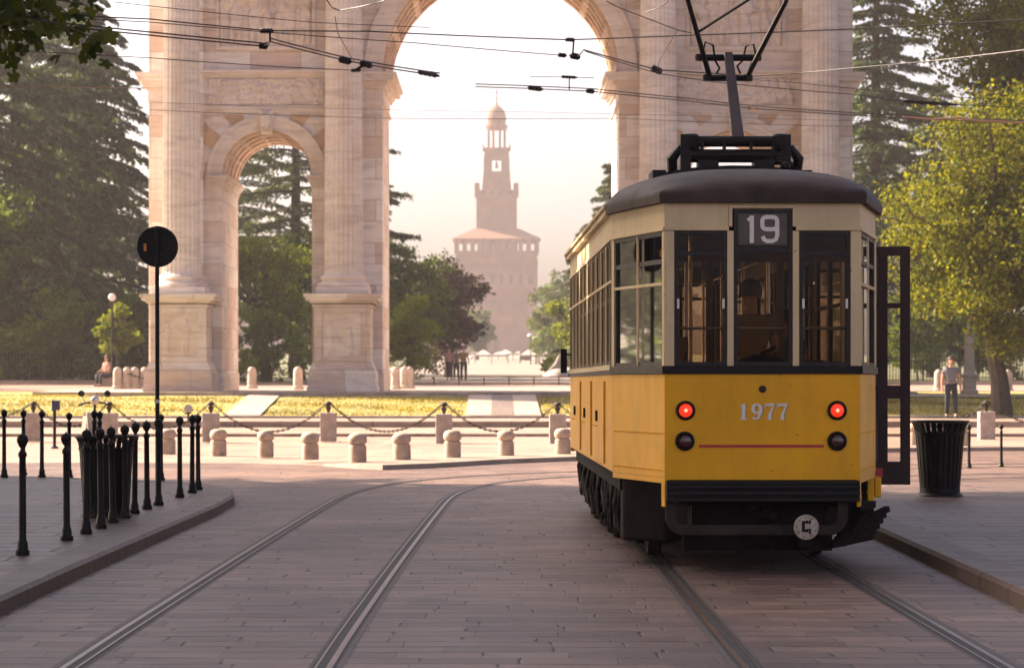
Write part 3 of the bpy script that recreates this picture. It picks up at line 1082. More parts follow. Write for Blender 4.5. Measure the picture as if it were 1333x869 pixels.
# pedestals, bases, fluted columns
for i, px in enumerate(PX):
    inner = abs(px) < 8
    yc = -1.35
    pd = MB()
    hx, hy = 0.93, 0.93
    pd.box(px - 1.16, px + 1.16, yc - 1.16, 0.0, 0.0, 0.16)
    pd.box(px - 1.12, px + 1.12, yc - 1.12, 0.0, 0.16, 0.62)
    pd.frustum(px, yc, 1.12, 1.12, 0.62, hx + 0.03, hy + 0.03, 0.98)
    pd.box(px - hx, px + hx, yc - hy, 0.002, 0.98, 2.92)
    for z0, z1, pr in ((2.80, 2.88, 0.06), (2.94, 3.02, 0.14), (3.02, 3.13, 0.27), (3.13, 3.24, 0.33)):
        pd.box(px - hx - pr, px + hx + pr, yc - hy - pr, 0.003, z0, z1)
    # raised border round a sunk field
    for q in ((-hx, -0.66, 1.02, 2.78), (0.66, hx, 1.02, 2.78), (-0.66, 0.66, 1.02, 1.16), (-0.66, 0.66, 2.62, 2.78)):
        pd.box(px + q[0] + 0.004, px + q[1] - 0.004, yc - hy - 0.05, yc - hy + 0.02, q[2], q[3])
    p = pd.build('pedestal', M['marble'], arch)
    relief('carved_figure', px - 0.62, px + 0.62, 1.17, 2.61, yc - hy - 0.004, 'figures', p, 0.06, 60, 60, 40 + i)
    cb = MB()
    cb.box(px - 0.88, px + 0.88, yc - 0.88, yc + 0.88, 3.24, 3.48)
    cb.lathe([(0.84, 3.48), (0.88, 3.53), (0.86, 3.61), (0.76, 3.64), (0.72, 3.70), (0.76, 3.75), (0.79, 3.79), (0.76, 3.85), (0.69, 3.87), (0.66, 3.92)], (px, yc, 0), 40)
    cb.build('column_base', M['column'], arch, smooth=True)
    nfl = 24
    prof = [(0.66, 3.90), (0.642, 4.0)] + [(0.642 - 0.055 * (t ** 1.6), 4.0 + 9.8 * t) for t in np.linspace(0.02, 1, 12)] + [(0.62, 13.9)]

    def fl(a, z):
        if z < 3.96 or z > 13.85:
            return 1.0
        q = (a * nfl / (2 * math.pi)) % 1.0
        return 1.0 - 0.075 * max(0.0, math.sin(math.pi * q)) ** 0.7 if 0.04 < q < 0.96 else 1.0
    cs = MB()
    cs.lathe(prof, (px, yc, 0), nfl * 8, rfun=fl)
    cs.build('column', M['column'], arch, smooth=True, angle=50)
    cp = MB()
    cp.lathe([(0.60, 13.9), (0.64, 14.3), (0.72, 14.7), (0.9, 15.05), (0.95, 15.1)], (px, yc, 0), 24, rfun=lambda a, z: 1 + 0.09 * math.cos(8 * a) * (z > 14))
    cp.box(px - 0.86, px + 0.86, yc - 0.86, yc + 0.86, 15.1, 15.3)
    cp.build('capital', M['marble2'], arch, smooth=True)
    # engaged pilaster behind the column
    pl = MB()
    pl.box(px - 0.60, px + 0.60, -0.14, 0.01, 3.25, 15.3)
    pl.build('pilaster', M['marble'], arch)
en = MB()
for z0, z1, pr in ((15.3, 16.1, 0.0), (16.1, 17.0, 0.02), (17.0, 17.2, 0.25), (17.2, 17.5, 0.6), (17.5, 17.8, 0.8)):
    en.box(-OUT - pr, OUT + pr, -2.1 - pr, TH + pr, z0, z1 - 0.002)
en.build('entablature', M['marble2'], arch)
# plinth course at the wall foot and lines of grey stone
for s in (-1, 1):
    pf = MB()
    a, b = sorted((s * RM, s * (CX2 - RS)))
    pf.box(a - 0.04, b + 0.04, -0.04, TH + 0.04, 0, 0.6)
    pf.build('plinth', M['marble2'], arch)
    pf = MB()
    a, b = sorted((s * (CX2 + RS), s * OUT))
    pf.box(a - 0.04, b + 0.04, -0.04, TH + 0.04, 0, 0.6)
    pf.build('plinth', M['marble2'], arch)

# ------------------------------------------------------------------ CASTLE TOWER far behind
TX, TY, TZ = xat(646.5, 750), 750.0, 5.9
S = 750 / FPX
tower = thing('castle_tower', 'tall red brick castle tower with stepped stages and a small dome', 'tower', (TX, TY, TZ))


def tz(py):
    return zat(py, 750) - TZ


def tw(mbs, hw, py0, py1, hd=None, y=0):
    """box of half width hw px between photo rows py0 (low) and py1 (high)"""
    h = hw * S
    d = (hd or hw) * S
    mbs.box(-h, h, y - d, y + d, tz(py0), tz(py1))


mb = MB()
tw(mb, 51, 466, 386)
tw(mb, 52.5, 386, 339)
tw(mb, 51.5, 339, 330)
# gallery: piers with open gaps so the light comes through
for k in range(11):
    x = (-52 + k * 10.4) * S
    for yy in (-52, 47):
        mb.box(x - 2.4 * S, x + 2.4 * S, yy * S, (yy + 5) * S, tz(330), tz(315))
    if 3 <= k <= 7:
        mb.box(x - 4.0 * S, x + 6.0 * S, -30 * S, -28 * S, tz(330), tz(315))
mb.box(-54 * S, 54 * S, -54 * S, 54 * S, tz(315), tz(312.5))
tw(mb, 54, 331.5, 328.5)
mb.build('base', M['brick'], tower)
# corbel bands
for py, hw in ((349, 53.4), (396, 52.4)):
    cb = MB()
    for k in range(27):
        x = (-50.5 + k * 3.9) * S
        cb.box(x - 1.1 * S, x + 1.1 * S, -(hw + 1.2) * S, -(hw - 2) * S, tz(py + 4), tz(py - 2))
    cb.box(-hw * S, hw * S, -(hw + 1.4) * S, -(hw - 2) * S, tz(py - 2), tz(py - 4.5))
    cb.build('corbel_band', M['brickdark'], tower)
for k in range(8):
    x = (-43 + k * 12.3) * S
    wn = MB()
    pts = [(x - 2.4 * S, tz(371)), (x + 2.4 * S, tz(371)), (x + 2.4 * S, tz(361))] + [(x + 2.4 * S * math.cos(a), tz(361) + 2.4 * S * math.sin(a)) for a in np.linspace(0.3, 2.84, 6)] + [(x - 2.4 * S, tz(361))]
    wn.prism_y(pts, -52.8 * S, -52.2 * S)
    wn.build('window', M['void'], tower)
gt = MB()
gt.prism_y([(-4.5 * S, tz(466)), (4.5 * S, tz(466)), (4.5 * S, tz(446))] + [(4.5 * S * math.cos(a), tz(446) + 4.5 * S * math.sin(a)) for a in np.linspace(0.3, 2.84, 6)] + [(-4.5 * S, tz(446))], -51.6 * S, -50.8 * S)
gt.build('gate', M['void'], tower)
rf = MB()
rf.frustum(0, 0, 57 * S, 57 * S, tz(313), 29 * S, 29 * S, tz(299))
rf.build('roof', M['tile'], tower)
s2 = MB()
tw(s2, 26.2, 301, 256)
tw(s2, 28.5, 256, 249)
for sx in (-1, 1):
    for sy in (-1, 1):
        s2.box(min(sx * 22, sx * 28.4) * S, max(sx * 22, sx * 28.4) * S, min(sy * 22, sy * 28.4) * S, max(sy * 22, sy * 28.4) * S, tz(249), tz(240))
for k in range(9):
    x = (-17.6 + k * 4.4) * S
    s2.box(x - 1.2 * S, x + 1.2 * S, -28.3 * S, -26 * S, tz(249), tz(246))
s2.build('clock_stage', M['brick'], tower)
ck = MB(); ck.lathe([(0.1, -26.9 * S), (8 * S, -26.9 * S), (8.6 * S, -26.1 * S)], (0, 0, tz(277)), 24, axis='y'); ck.build('clock_face', M['brickdark'], tower)
for k in range(4):
    x = (-18 + k * 12) * S
    wn = MB(); wn.box(x - 2 * S, x + 2 * S, -29.0 * S, -28.4 * S, tz(254.5), tz(250)); wn.build('window', M['void'], tower)
s3 = MB()
s3.frustum(0, 0, 19 * S, 19 * S, tz(249), 17 * S, 17 * S, tz(224))
for sx in (-1, 1):
    for sy in (-1, 1):
        s3.box(min(sx * 6, sx * 16.8) * S, max(sx * 6, sx * 16.8) * S, min(sy * 6, sy * 16.8) * S, max(sy * 6, sy * 16.8) * S, tz(224), tz(208))
s3.frustum(0, 0, 16.6 * S, 16.6 * S, tz(208), 15.4 * S, 15.4 * S, tz(196))
tw(s3, 18.2, 196, 193.4)
for sx in (-1, 1):
    for sy in (-1, 1):
        s3.lathe([(0.9 * S, tz(194)), (1.0 * S, tz(191)), (0.2 * S, tz(188))], (sx * 17 * S, sy * 17 * S, 0), 6)
s3.build('belfry', M['brick'], tower)
bl = MB(); bl.lathe([(0.4 * S, tz(210)), (1.4 * S, tz(212)), (1.9 * S, tz(217)), (2.4 * S, tz(219))], (0, 0, 0), 10); bl.tube([(0, 0, tz(210.5)), (0, 0, tz(208))], 0.08, 6); bl.build('bell', M['brickdark'], tower, smooth=True)
ln = MB()
for k in range(8):
    a = 2 * math.pi * (k + 0.5) / 8
    ln.lathe([(1.9 * S, tz(194)), (1.6 * S, tz(192)), (1.6 * S, tz(170)), (2.2 * S, tz(168))], (11.3 * S * math.cos(a), 11.3 * S * math.sin(a), 0), 8)
ln.lathe([(13.4 * S, tz(169)), (14.2 * S, tz(166)), (14.6 * S, tz(163.4)), (12 * S, tz(163)), (11.8 * S, tz(157))], (0, 0, 0), 16)
ln.build('lantern', M['brick'], tower, smooth=True, angle=30)
dm = MB()
dm.lathe([(12.6 * S, tz(157)), (12.4 * S, tz(153)), (11.4 * S, tz(148)), (9 * S, tz(143)), (5.5 * S, tz(139.5)), (1.6 * S, tz(137)), (1.0 * S, tz(134)), (0.3 * S, tz(131))], (0, 0, 0), 24)
dm.build('dome', M['tile'], tower, smooth=True, angle=30)
fn = MB()
fn.tube([(0, 0, tz(135)), (0, 0, tz(116))], 0.14, 6)
fn.tube([(-2.4 * S, 0, tz(121)), (2.4 * S, 0, tz(121))], 0.14, 6)
fn.lathe([(0.05, tz(129)), (0.35, tz(127.5)), (0.05, tz(126))], (0, 0, 0), 8)
fn.build('finial', M['brickdark'], tower)
# low castle walls either side
cw = thing('castle_wall', 'long low brick castle curtain wall hazy at the foot of the tower', 'castle wall', (TX, TY + 6, TZ))
mb = MB()
for a, b in ((-110, -11.2), (11.2, 110)):
    mb.box(a, b, -2, 2, -1, 11)
    k = a + 1
    while k < b - 1:
        mb.box(k, k + 1.4, -2, 2, 11, 12.4)
        k += 2.9
mb.build('wall', M['brick'], cw)
# ------------------------------------------------------------------ TRAM (origin on the ground under the front shoulder of the body)
tram = thing('tram', 'old yellow and cream tram with brown roof seen from its end on the right-hand rails', 'tram', (2.165, 24.1, 0))
tram.rotation_euler = (-0.0045, 0, 0.012)
LEN = 9.3
P = [(-0.80, -1.5), (0.80, -1.5), (1.15, 0), (1.15, LEN), (0.80, LEN + 1.5), (-0.80, LEN + 1.5), (-1.15, LEN), (-1.15, 0)]
SEG = [(P[i], P[(i + 1) % 8]) for i in range(8)]          # 0 end, 1 right cheek, 2 right side, 3, 4 far end, 5, 6 left side, 7 left cheek
SL = [math.dist(a, b) for a, b in SEG]
ZB, ZBELT, ZW, ZH, ZR = 0.77, 1.635, 1.70, 2.81, 3.04


# yellow lower panels, one per face, with rivets and seams
def rivets(mbs, sg, u0, u1, z, step=0.05, r=0.008):
    A, B = sg
    n = max(2, int((u1 - u0) / step))
    for k in range(n):
        u = u0 + (u1 - u0) * (k + 0.5) / n
        mbs.seg(A, B, u - r, u + r, z - r, z + r, 0.0, 0.006)


for i in range(8):
    A, B = SEG[i]
    L = SL[i]
    pm = MB()
    zb = ZB if i in (0, 4) else 0.79
    e = 0.004
    if i == 2:                              # door opening in the right side just behind the shoulder
        pm.seg(A, B, e, 0.28, zb, ZBELT, -0.05, 0)
        pm.seg(A, B, 1.5, L - e, zb, ZBELT, -0.05, 0)
    else:
        pm.seg(A, B, e, L - e, zb, ZBELT, -0.05, 0)
    if i in (1, 3, 5, 7):
        rivets(pm, (A, B), 0.05, L - 0.05, 1.145)
        rivets(pm, (A, B), 0.05, L - 0.05, 0.845)
        # skirt tab reaching down beside the buffer beam
        ue = L if i in (3, 7) else 0
        u0, u1 = (L - 0.10, L - 0.012) if i in (7, 3) else (0.012, 0.10)
        pm.seg(A, B, u0, u1, 0.55, 0.789, -0.03, -0.002)
        pm.seg(A, B, e, L - e, 0.74, 0.789, -0.032, -0.004)
    if i in (2, 6):
        for k in range(1, 10):
            rivets(pm, (A, B), 0.02 + (k - 1) * 0.93, k * 0.93 - 0.02, 1.145, 0.055)
    if i == 0:
        for u in (0.03, L - 0.03):
            for k in range(8):
                z = 0.83 + k * 0.1
                pm.seg(A, B, u - 0.005, u + 0.005, z - 0.005, z + 0.005, 0, 0.004)
    pm.build('lower_panel', M['yellow'], tram, bevel=0.003)
# hatch doors low on the left side
for u in (L_ for L_ in (LEN - 2.3, LEN - 4.9, LEN - 7.4)):
    A, B = SEG[6]
    hm = MB()
    hm.seg(A, B, u, u + 1.15, 0.83, 1.58, 0.0, 0.018)
    h = hm.build('side_hatch', M['yellow'], tram, bevel=0.004)
    hh = MB()
    hh.seg(A, B, u + 0.04, u + 0.09, 1.2, 1.3, 0.018, 0.04)
    hh.build('hatch_latch', M['frame'], h)

bm_ = MB()
for i in range(8):
    A, B = SEG[i]
    L = SL[i]
    if i == 2:
        bm_.seg(A, B, 0.003, 0.28, ZBELT, ZW, -0.05, 0.02)
        bm_.seg(A, B, 1.5, L - 0.003, ZBELT, ZW, -0.05, 0.02)
    elif i == 6:
        bm_.seg(A, B, 0.003, L - 0.003, ZBELT, ZW - 0.03, -0.05, 0.012)
    else:
        bm_.seg(A, B, -0.006, L + 0.006, ZBELT, ZW, -0.05, 0.022)
bm_.build('belt_rail', M['black'], tram, bevel=0.004)
cb = MB()
cb.seg(*SEG[6], 0.003, LEN - 0.003, ZW - 0.028, ZW + 0.02, -0.05, 0.02)
cb.build('side_sill', M['cream'], tram)

# cream header above the windows
for i in range(8):
    A, B = SEG[i]
    L = SL[i]
    hm = MB()
    if i in (0, 4):
        hm.seg(A, B, 0.004, L / 2 - 0.275, ZH, ZR, -0.05, 0)
        hm.seg(A, B, L / 2 + 0.275, L - 0.004, ZH, ZR, -0.05, 0)
        hm.seg(A, B, L / 2 - 0.276, L / 2 + 0.276, 2.985, ZR, -0.05, 0.001)
        for u0, u1 in ((0.004, L / 2 - 0.275), (L / 2 + 0.275, L - 0.004)):
            hm.seg(A, B, u0, u1, ZH - 0.004, ZH + 0.028, -0.02, 0.014)
        for u in (L / 2 - 0.275, L / 2 + 0.247):
            hm.seg(A, B, u, u + 0.028, ZH + 0.028, 2.99, -0.02, 0.013)
        hm.seg(A, B, L / 2 - 0.275, L / 2 + 0.275, 2.99, 3.012, -0.02, 0.0132)
    else:
        hm.seg(A, B, 0.004, L - 0.004, ZH, ZR, -0.05, 0)
        hm.seg(A, B, 0.004, L - 0.004, ZH - 0.004, ZH + 0.028, -0.02, 0.014)
    hm.build('header_panel', M['cream'], tram, bevel=0.003)
gm = MB()
for i in (2, 6):
    gm.seg(*SEG[i], -0.02, SL[i] + 0.02, ZR - 0.004, ZR + 0.045, -0.03, 0.05)
    gm.seg(*SEG[i], -0.02, SL[i] + 0.02, ZR + 0.045, ZR + 0.075, -0.03, 0.075)
gm.build('gutter', M['cream'], tram, bevel=0.004)

# roof: a canvas-covered shell, domed down at both ends
rm = MB()


def outline(k):
    e = 0.8 * k
    half = [(-0.80 - e, -1.5 - k), (0.80 + e, -1.5 - k), (1.15 + k, -0.3 * k), (1.15 + k * 0.9, 0.10), (1.125, 0.17), (1.125, LEN - 0.17), (1.15 + k * 0.9, LEN - 0.10), (1.15 + k, LEN + 0.3 * k)]
    return half + [(-x, LEN - y) for x, y in half[:2]][::1] + [(-x, LEN - y) for x, y in half[2:]]


rings = [(outline(0.02), ZR - 0.012), (outline(0.055), ZR - 0.010), (outline(0.06), ZR + 0.050), (outline(0.045), ZR + 0.085)]


def dens(o):
    """more points along the outline so the dome is round"""
    out = []
    for i in range(len(o)):
        a, b = o[i], o[(i + 1) % len(o)]
        m = max(2, int(math.dist(a, b) / 0.17))
        m = {0: 10, 1: 6, 2: 2, 3: 2, 4: 16, 5: 2, 6: 2, 7: 6, 8: 10, 9: 6, 10: 2, 11: 2, 12: 16, 13: 2, 14: 2, 15: 6}[i]
        for k in range(m):
            t = k / m
            out.append((a[0] + (b[0] - a[0]) * t, a[1] + (b[1] - a[1]) * t))
    return out


rr = [[(x, y, z) for x, y in dens(o)] for o, z in rings]
yc0, yc1 = 0.95, LEN - 0.95
base = dens(outline(0.045))
for k in range(1, 11):
    a = k / 10 * math.pi / 2
    cxs, sz = math.cos(a), math.sin(a)
    ring = []
    for x, y in base:
        yy = y
        if y < yc0:
            yy = yc0 + (y - yc0) * cxs ** 0.9
        elif y > yc1:
            yy = yc1 + (y - yc1) * cxs ** 0.9
        ring.append((x * cxs ** 0.97, yy, ZR + 0.085 + 0.315 * sz))
    for _ in range(3 + 2 * k):
        ring = [((ring[j - 1][0] + ring[(j + 1) % len(ring)][0] + 2 * ring[j][0]) / 4, (ring[j - 1][1] + ring[(j + 1) % len(ring)][1] + 2 * ring[j][1]) / 4, ring[j][2]) for j in range(len(ring))]
    rr.append(ring)
n = len(base)
vs = [p for ring in rr for p in ring]
fs = []
for i in range(len(rr) - 1):
    for j in range(n):
        fs.append((i * n + j, i * n + (j + 1) % n, (i + 1) * n + (j + 1) % n, (i + 1) * n + j))
rm.add(vs, fs)
rm.build('roof', M['roof'], tram, smooth=True, angle=50)
# floor and ceiling, inner lining
im = MB()
im.prism([(x * 0.95, y * 0.995 + 0.02) for x, y in P], 0.80, 0.86)
im.build('floor', M['wood'], tram)
im = MB()
im.prism([(x * 0.95, y * 0.995 + 0.02) for x, y in P], 3.0, 3.03)
im.build('ceiling', M['ceil'], tram)
im = MB()
for i in range(8):
    if i == 2:
        im.seg(*SEG[i], 1.5, SL[i] - 0.05, 0.87, 1.66, -0.08, -0.055)
    else:
        im.seg(*SEG[i], 0.05, SL[i] - 0.05, 0.87, 1.66, -0.08, -0.055)
im.build('wainscot', M['wood'], tram)

# window posts and windows
def post_(*a):
    p = MB()
    p.seg(*a)
    return p.build('window_post', M['cream'], tram, bevel=0.004)


def window(i, u0, u1, z0, z1, bars=(), mull=(), cream_t=(), cream_m=(), fw=0.032, transom_dark=()):
    A, B = SEG[i]
    f = MB()
    f.seg(A, B, u0, u0 + fw, z0, z1, -0.04, -0.006)
    f.seg(A, B, u1 - fw, u1, z0, z1, -0.04, -0.006)
    f.seg(A, B, u0 + fw, u1 - fw, z0, z0 + fw, -0.04, -0.006)
    f.seg(A, B, u0 + fw, u1 - fw, z1 - fw, z1, -0.04, -0.006)
    for z in transom_dark:
        f.seg(A, B, u0 + fw, u1 - fw, z - 0.018, z + 0.018, -0.038, -0.008)
    fo = f.build('window', M['frame'], tram)
    g = MB()
    g.seg(A, B, u0 + 0.01, u1 - 0.01, z0 + 0.01, z1 - 0.01, -0.0260, -0.0255)
    p = g.v
    g2 = MB()
    g2.add([p[0], p[1], p[5], p[4]], [(0, 1, 2, 3)])
    g2.build('pane', M['glass'], fo)
    if cream_t or cream_m:
        c = MB()
        for z in cream_t:
            c.seg(A, B, u0 + 0.002, u1 - 0.002, z - 0.012, z + 0.012, -0.012, 0.006)
        for u in cream_m:
            c.seg(A, B, u - 0.011, u + 0.011, z0 + 0.003, z1 - 0.003, -0.011, 0.004)
        c.build('glazing_bar', M['cream'], fo)
    return fo


for i in (0, 4):
    A, B = SEG[i]
    c = SL[i] / 2
    z0, z1 = ZW + 0.002, ZH - 0.006
    for a, b in ((-0.796, -0.722), (-0.288, -0.236), (0.248, 0.300), (0.722, 0.796)):
        post_(A, B, c + a, c + b, ZW, ZH - 0.005, -0.05, 0.004)
    window(i, c - 0.720, c - 0.290, z0, z1, transom_dark=(2.62,))
    window(i, c + 0.302, c + 0.720, z0, z1, transom_dark=(2.62,))
    window(i, c - 0.234, c + 0.246, z0, 2.983, transom_dark=(2.645,))
    # little pale catches on the frames
    lt = MB()
    for u in (c - 0.69, c - 0.32, c + 0.335, c + 0.69):
        lt.seg(A, B, u - 0.009, u + 0.009, 2.17, 2.25, -0.006, 0.006)
    lt.build('window_catch', M['numwhite'], tram)
for i in (1, 3, 5, 7):
    A, B = SEG[i]
    L = SL[i]
    post_(A, B, 0.004, 0.07, ZW, ZH - 0.005, -0.05, 0.003)
    post_(A, B, L - 0.07, L - 0.004, ZW, ZH - 0.005, -0.05, 0.003)
    window(i, 0.072, L - 0.072, ZW + 0.002, ZH - 0.006, cream_t=(2.375,), cream_m=(L / 2,), transom_dark=(2.56,))
NBAY = 10
bay = LEN / NBAY
for i in (2, 6):
    A, B = SEG[i]
    for k in range(NBAY + 1):
        if i == 2 and k == 1:
            continue
        u = k * bay
        post_(A, B, max(u - 0.035, 0.004), min(u + 0.035, LEN - 0.004), ZW + 0.021, ZH - 0.005, -0.05, 0.008)
    for k in range(NBAY):
        if i == 2 and k < 2:
            continue
        window(i, k * bay + 0.037, (k + 1) * bay - 0.037, ZW + 0.022, ZH - 0.006, cream_t=(2.45,), cream_m=(k * bay + bay / 2,), transom_dark=(2.30,))

# destination box with the route number
db = MB()
db.box(-0.222, 0.232, -1.472, -1.30, 2.668, 2.972)
dbo = db.build('destination_box', M['frame'], tram)
dp = MB(); dp.box(-0.195, 0.205, -1.4765, -1.4735, 2.69, 2.955); dp.build('destination_blind', mat('brown blind', (0.075, 0.055, 0.030), 0.4, var=0.4, vscale=9), dbo)
num = MB()
num.strip([(-0.085, 2.705), (-0.085, 2.93)], 0.034, -1.482, -1.478)
num.strip([(-0.085, 2.918), (-0.118, 2.89)], 0.03, -1.4824, -1.4784)
ring = []
for k in range(28):
    a = 2 * math.pi * k / 28
    cx, cz = abs(math.cos(a)) ** 0.55 * math.copysign(1, math.cos(a)), abs(math.sin(a)) ** 0.55 * math.copysign(1, math.sin(a))
    ring.append((0.062 + 0.061 * cx, 2.868 + 0.050 * cz))
num.strip(ring, 0.034, -1.4820, -1.4780, closed=True)
num.strip([(0.123, 2.87), (0.123, 2.77), (0.112, 2.735), (0.085, 2.721), (0.04, 2.721), (0.015, 2.735), (0.004, 2.762)], 0.034, -1.4827, -1.4787)
num.build('route_number', M['numwhite'], dbo)

# fleet number 1977 in serif figures, with a dark drop shade painted on
def serif(mbs, x, ch, y, s):
    def st(pts, w, k):
        mbs.strip([(x + px * s, 1.262 + pz * s) for px, pz in pts], [q * s for q in w] if hasattr(w, '__len__') else w * s, y - 0.0006 * k, y + 0.002)
    if ch == '1':
        st([(0.30, 0.03), (0.30, 0.97)], 0.24, 0)
        st([(0.08, 0.03), (0.52, 0.03)], 0.07, 1)
        st([(0.30, 0.95), (0.16, 0.84), (0.06, 0.82)], [0.10, 0.08, 0.05], 2)
    elif ch == '9':
        pts, ws = [], []
        for k in range(24):
            a = 2 * math.pi * k / 24
            pts.append((0.34 + 0.24 * math.cos(a), 0.68 + 0.27 * math.sin(a)))
            ws.append(0.09 + 0.14 * abs(math.cos(a)))
        mbs.strip([(x + px * s, 1.262 + pz * s) for px, pz in pts], [q * s for q in ws], y, y + 0.002, closed=True)
        st([(0.58, 0.70), (0.56, 0.42), (0.46, 0.16), (0.32, 0.05), (0.16, 0.07), (0.10, 0.16)], [0.22, 0.22, 0.16, 0.09, 0.12, 0.18], 1)
    else:
        st([(0.06, 0.92), (0.64, 0.92)], 0.15, 0)
        st([(0.09, 0.98), (0.07, 0.70)], [0.08, 0.05], 1)
        st([(0.62, 0.95), (0.48, 0.62), (0.36, 0.36), (0.34, 0.02)], [0.09, 0.12, 0.2, 0.25], 2)
        st([(0.18, 0.02), (0.48, 0.02)], 0.05, 3)


fleet = MB()
shade = MB()
for k, ch in enumerate('1977'):
    serif(fleet, -0.195 + k * 0.104, ch, -1.5042, 0.132)
    serif(shade, -0.189 + k * 0.104, ch, -1.5020, 0.132)
fo = fleet.build('fleet_number', M['numwhite'], tram)
shade.build('number_shade', M['numshade'], fo)
rs = MB(); rs.box(-0.52, 0.50, -1.5035, -1.499, 1.034, 1.058); rs.build('red_stripe', M['redpaint'], tram)
em = MB(); em.lathe([(0.030, -1.499), (0.030, -1.508), (0.020, -1.512), (0.004, -1.509)], (0.0, 0, 1.512), 16, axis='y'); em.build('badge', M['frame'], tram, smooth=True)

for x, z, lit in ((-0.63, 1.337, 1), (0.61, 1.337, 1), (-0.635, 1.087, 0), (0.61, 1.087, 0)):
    bz = MB()
    bz.lathe([(0.080, -1.499), (0.080, -1.516), (0.074, -1.530), (0.064, -1.536), (0.056, -1.530), (0.054, -1.515)], (x, 0, z), 28, axis='y')
    b = bz.build('tail_light', M['black'], tram, smooth=True)
    le = MB()
    le.lathe([(0.055, -1.5165), (0.050, -1.530), (0.036, -1.539), (0.016, -1.543), (0.002, -1.544)], (x, 0, z), 24, axis='y')
    le.build('lens', M['lamp'] if lit else M['lampdark'], b, smooth=True)
    if lit:
        co = MB(); co.lathe([(0.014, -1.543), (0.012, -1.549), (0.003, -1.551)], (x, 0, z), 14, axis='y'); co.build('bulb', M['lampcore'], b, smooth=True)

# buffer beam with ribs
bb = MB()
for z0, z1, o in ((0.595, 0.628, 0.075), (0.628, 0.646, 0.055), (0.646, 0.682, 0.075), (0.682, 0.700, 0.055), (0.700, 0.735, 0.075), (0.735, 0.764, 0.060)):
    bb.prism([(-0.79, -1.46), (-0.79, -1.5 - o), (0.79, -1.5 - o), (0.79, -1.46)], z0 + 0.0005, z1)
bb.build('bumper', M['black'], tram, bevel=0.005)
# lifeguard bar hanging under the bumper
lb = MB()
pts = [(-0.75, -1.46, 0.60), (-0.75, -1.47, 0.50)]
for k in range(7):
    a = math.pi + math.pi / 2 * k / 6
    pts.append((-0.64 + 0.11 * math.cos(a), -1.47, 0.47 + 0.11 * math.sin(a)))
for k in range(7):
    a = -math.pi / 2 + math.pi / 2 * k / 6
    pts.append((0.55 + 0.11 * math.cos(a), -1.47, 0.47 + 0.11 * math.sin(a)))
pts += [(0.66, -1.47, 0.50), (0.66, -1.46, 0.60)]
lb.strip([(p[0], p[2]) for p in pts], 0.085, -1.49, -1.43)
lb.build('lifeguard_bar', M['dust'], tram, bevel=0.01)
# round white disc with a letter C
dd = MB(); dd.lathe([(0.100, -1.512), (0.104, -1.520), (0.100, -1.527), (0.096, -1.529)], (0.355, 0, 0.385), 32, axis='y')
disc = dd.build('signal_disc', mat('old enamel', (0.46, 0.35, 0.255), 0.6, var=0.4, vscale=22, c2=(0.56, 0.47, 0.37)), tram, smooth=True)
le = MB()
le.strip([(0.372, 0.427), (0.330, 0.427), (0.330, 0.358), (0.372, 0.358)], 0.030, -1.5325, -1.5295)
le.strip([(0.383, 0.443), (0.383, 0.412)], 0.016, -1.5331, -1.5301)
le.strip([(0.383, 0.374), (0.383, 0.330)], 0.016, -1.5332, -1.5302)
le.build('disc_letter', M['black'], disc)
le = MB()
for k in range(9):
    a = 2 * math.pi * k / 9 + 0.3
    x, z = 0.355 + 0.078 * math.cos(a), 0.385 + 0.078 * math.sin(a)
    le.box(x - 0.007, x + 0.007, -1.5306, -1.5288, z - 0.004, z + 0.006)
le.build('disc_mark', mat('rust mark', (0.25, 0.09, 0.04), 0.7), disc)
# drawbar
db = MB()
db.bar((0.05, -1.3, 0.50), (0.33, -1.49, 0.43), 0.06, 0.05)
db.tube([(-0.1, -1.0, 0.5), (0.05, -1.35, 0.5), (0.1, -1.45, 0.47)], 0.035, 8)
db.box(0.30, 0.41, -1.5, -1.2, 0.22, 0.30)
db.build('drawbar', M['under'], tram)

# underframe: wheels, truck frames, boxes
FIX = 0.0045


def wheelset(y):
    w = MB()
    for s in (-1, 1):
        w.lathe([(0.05, s * 0.80), (0.10, s * 0.80), (0.12, s * 0.775), (0.26, s * 0.765), (0.285, s * 0.79), (0.325, s * 0.785), (0.330, s * 0.70), (0.352, s * 0.692), (0.352, s * 0.668), (0.25, s * 0.668), (0.1, s * 0.66), (0.06, s * 0.64)],
                (0, y, 0.335 + FIX * y), 28, axis='x')
    w.tube([(-0.68, y, 0.335 + FIX * y), (0.68, y, 0.335 + FIX * y)], 0.065, 12)
    return w.build('wheel_set', M['dust'], tram, smooth=True)


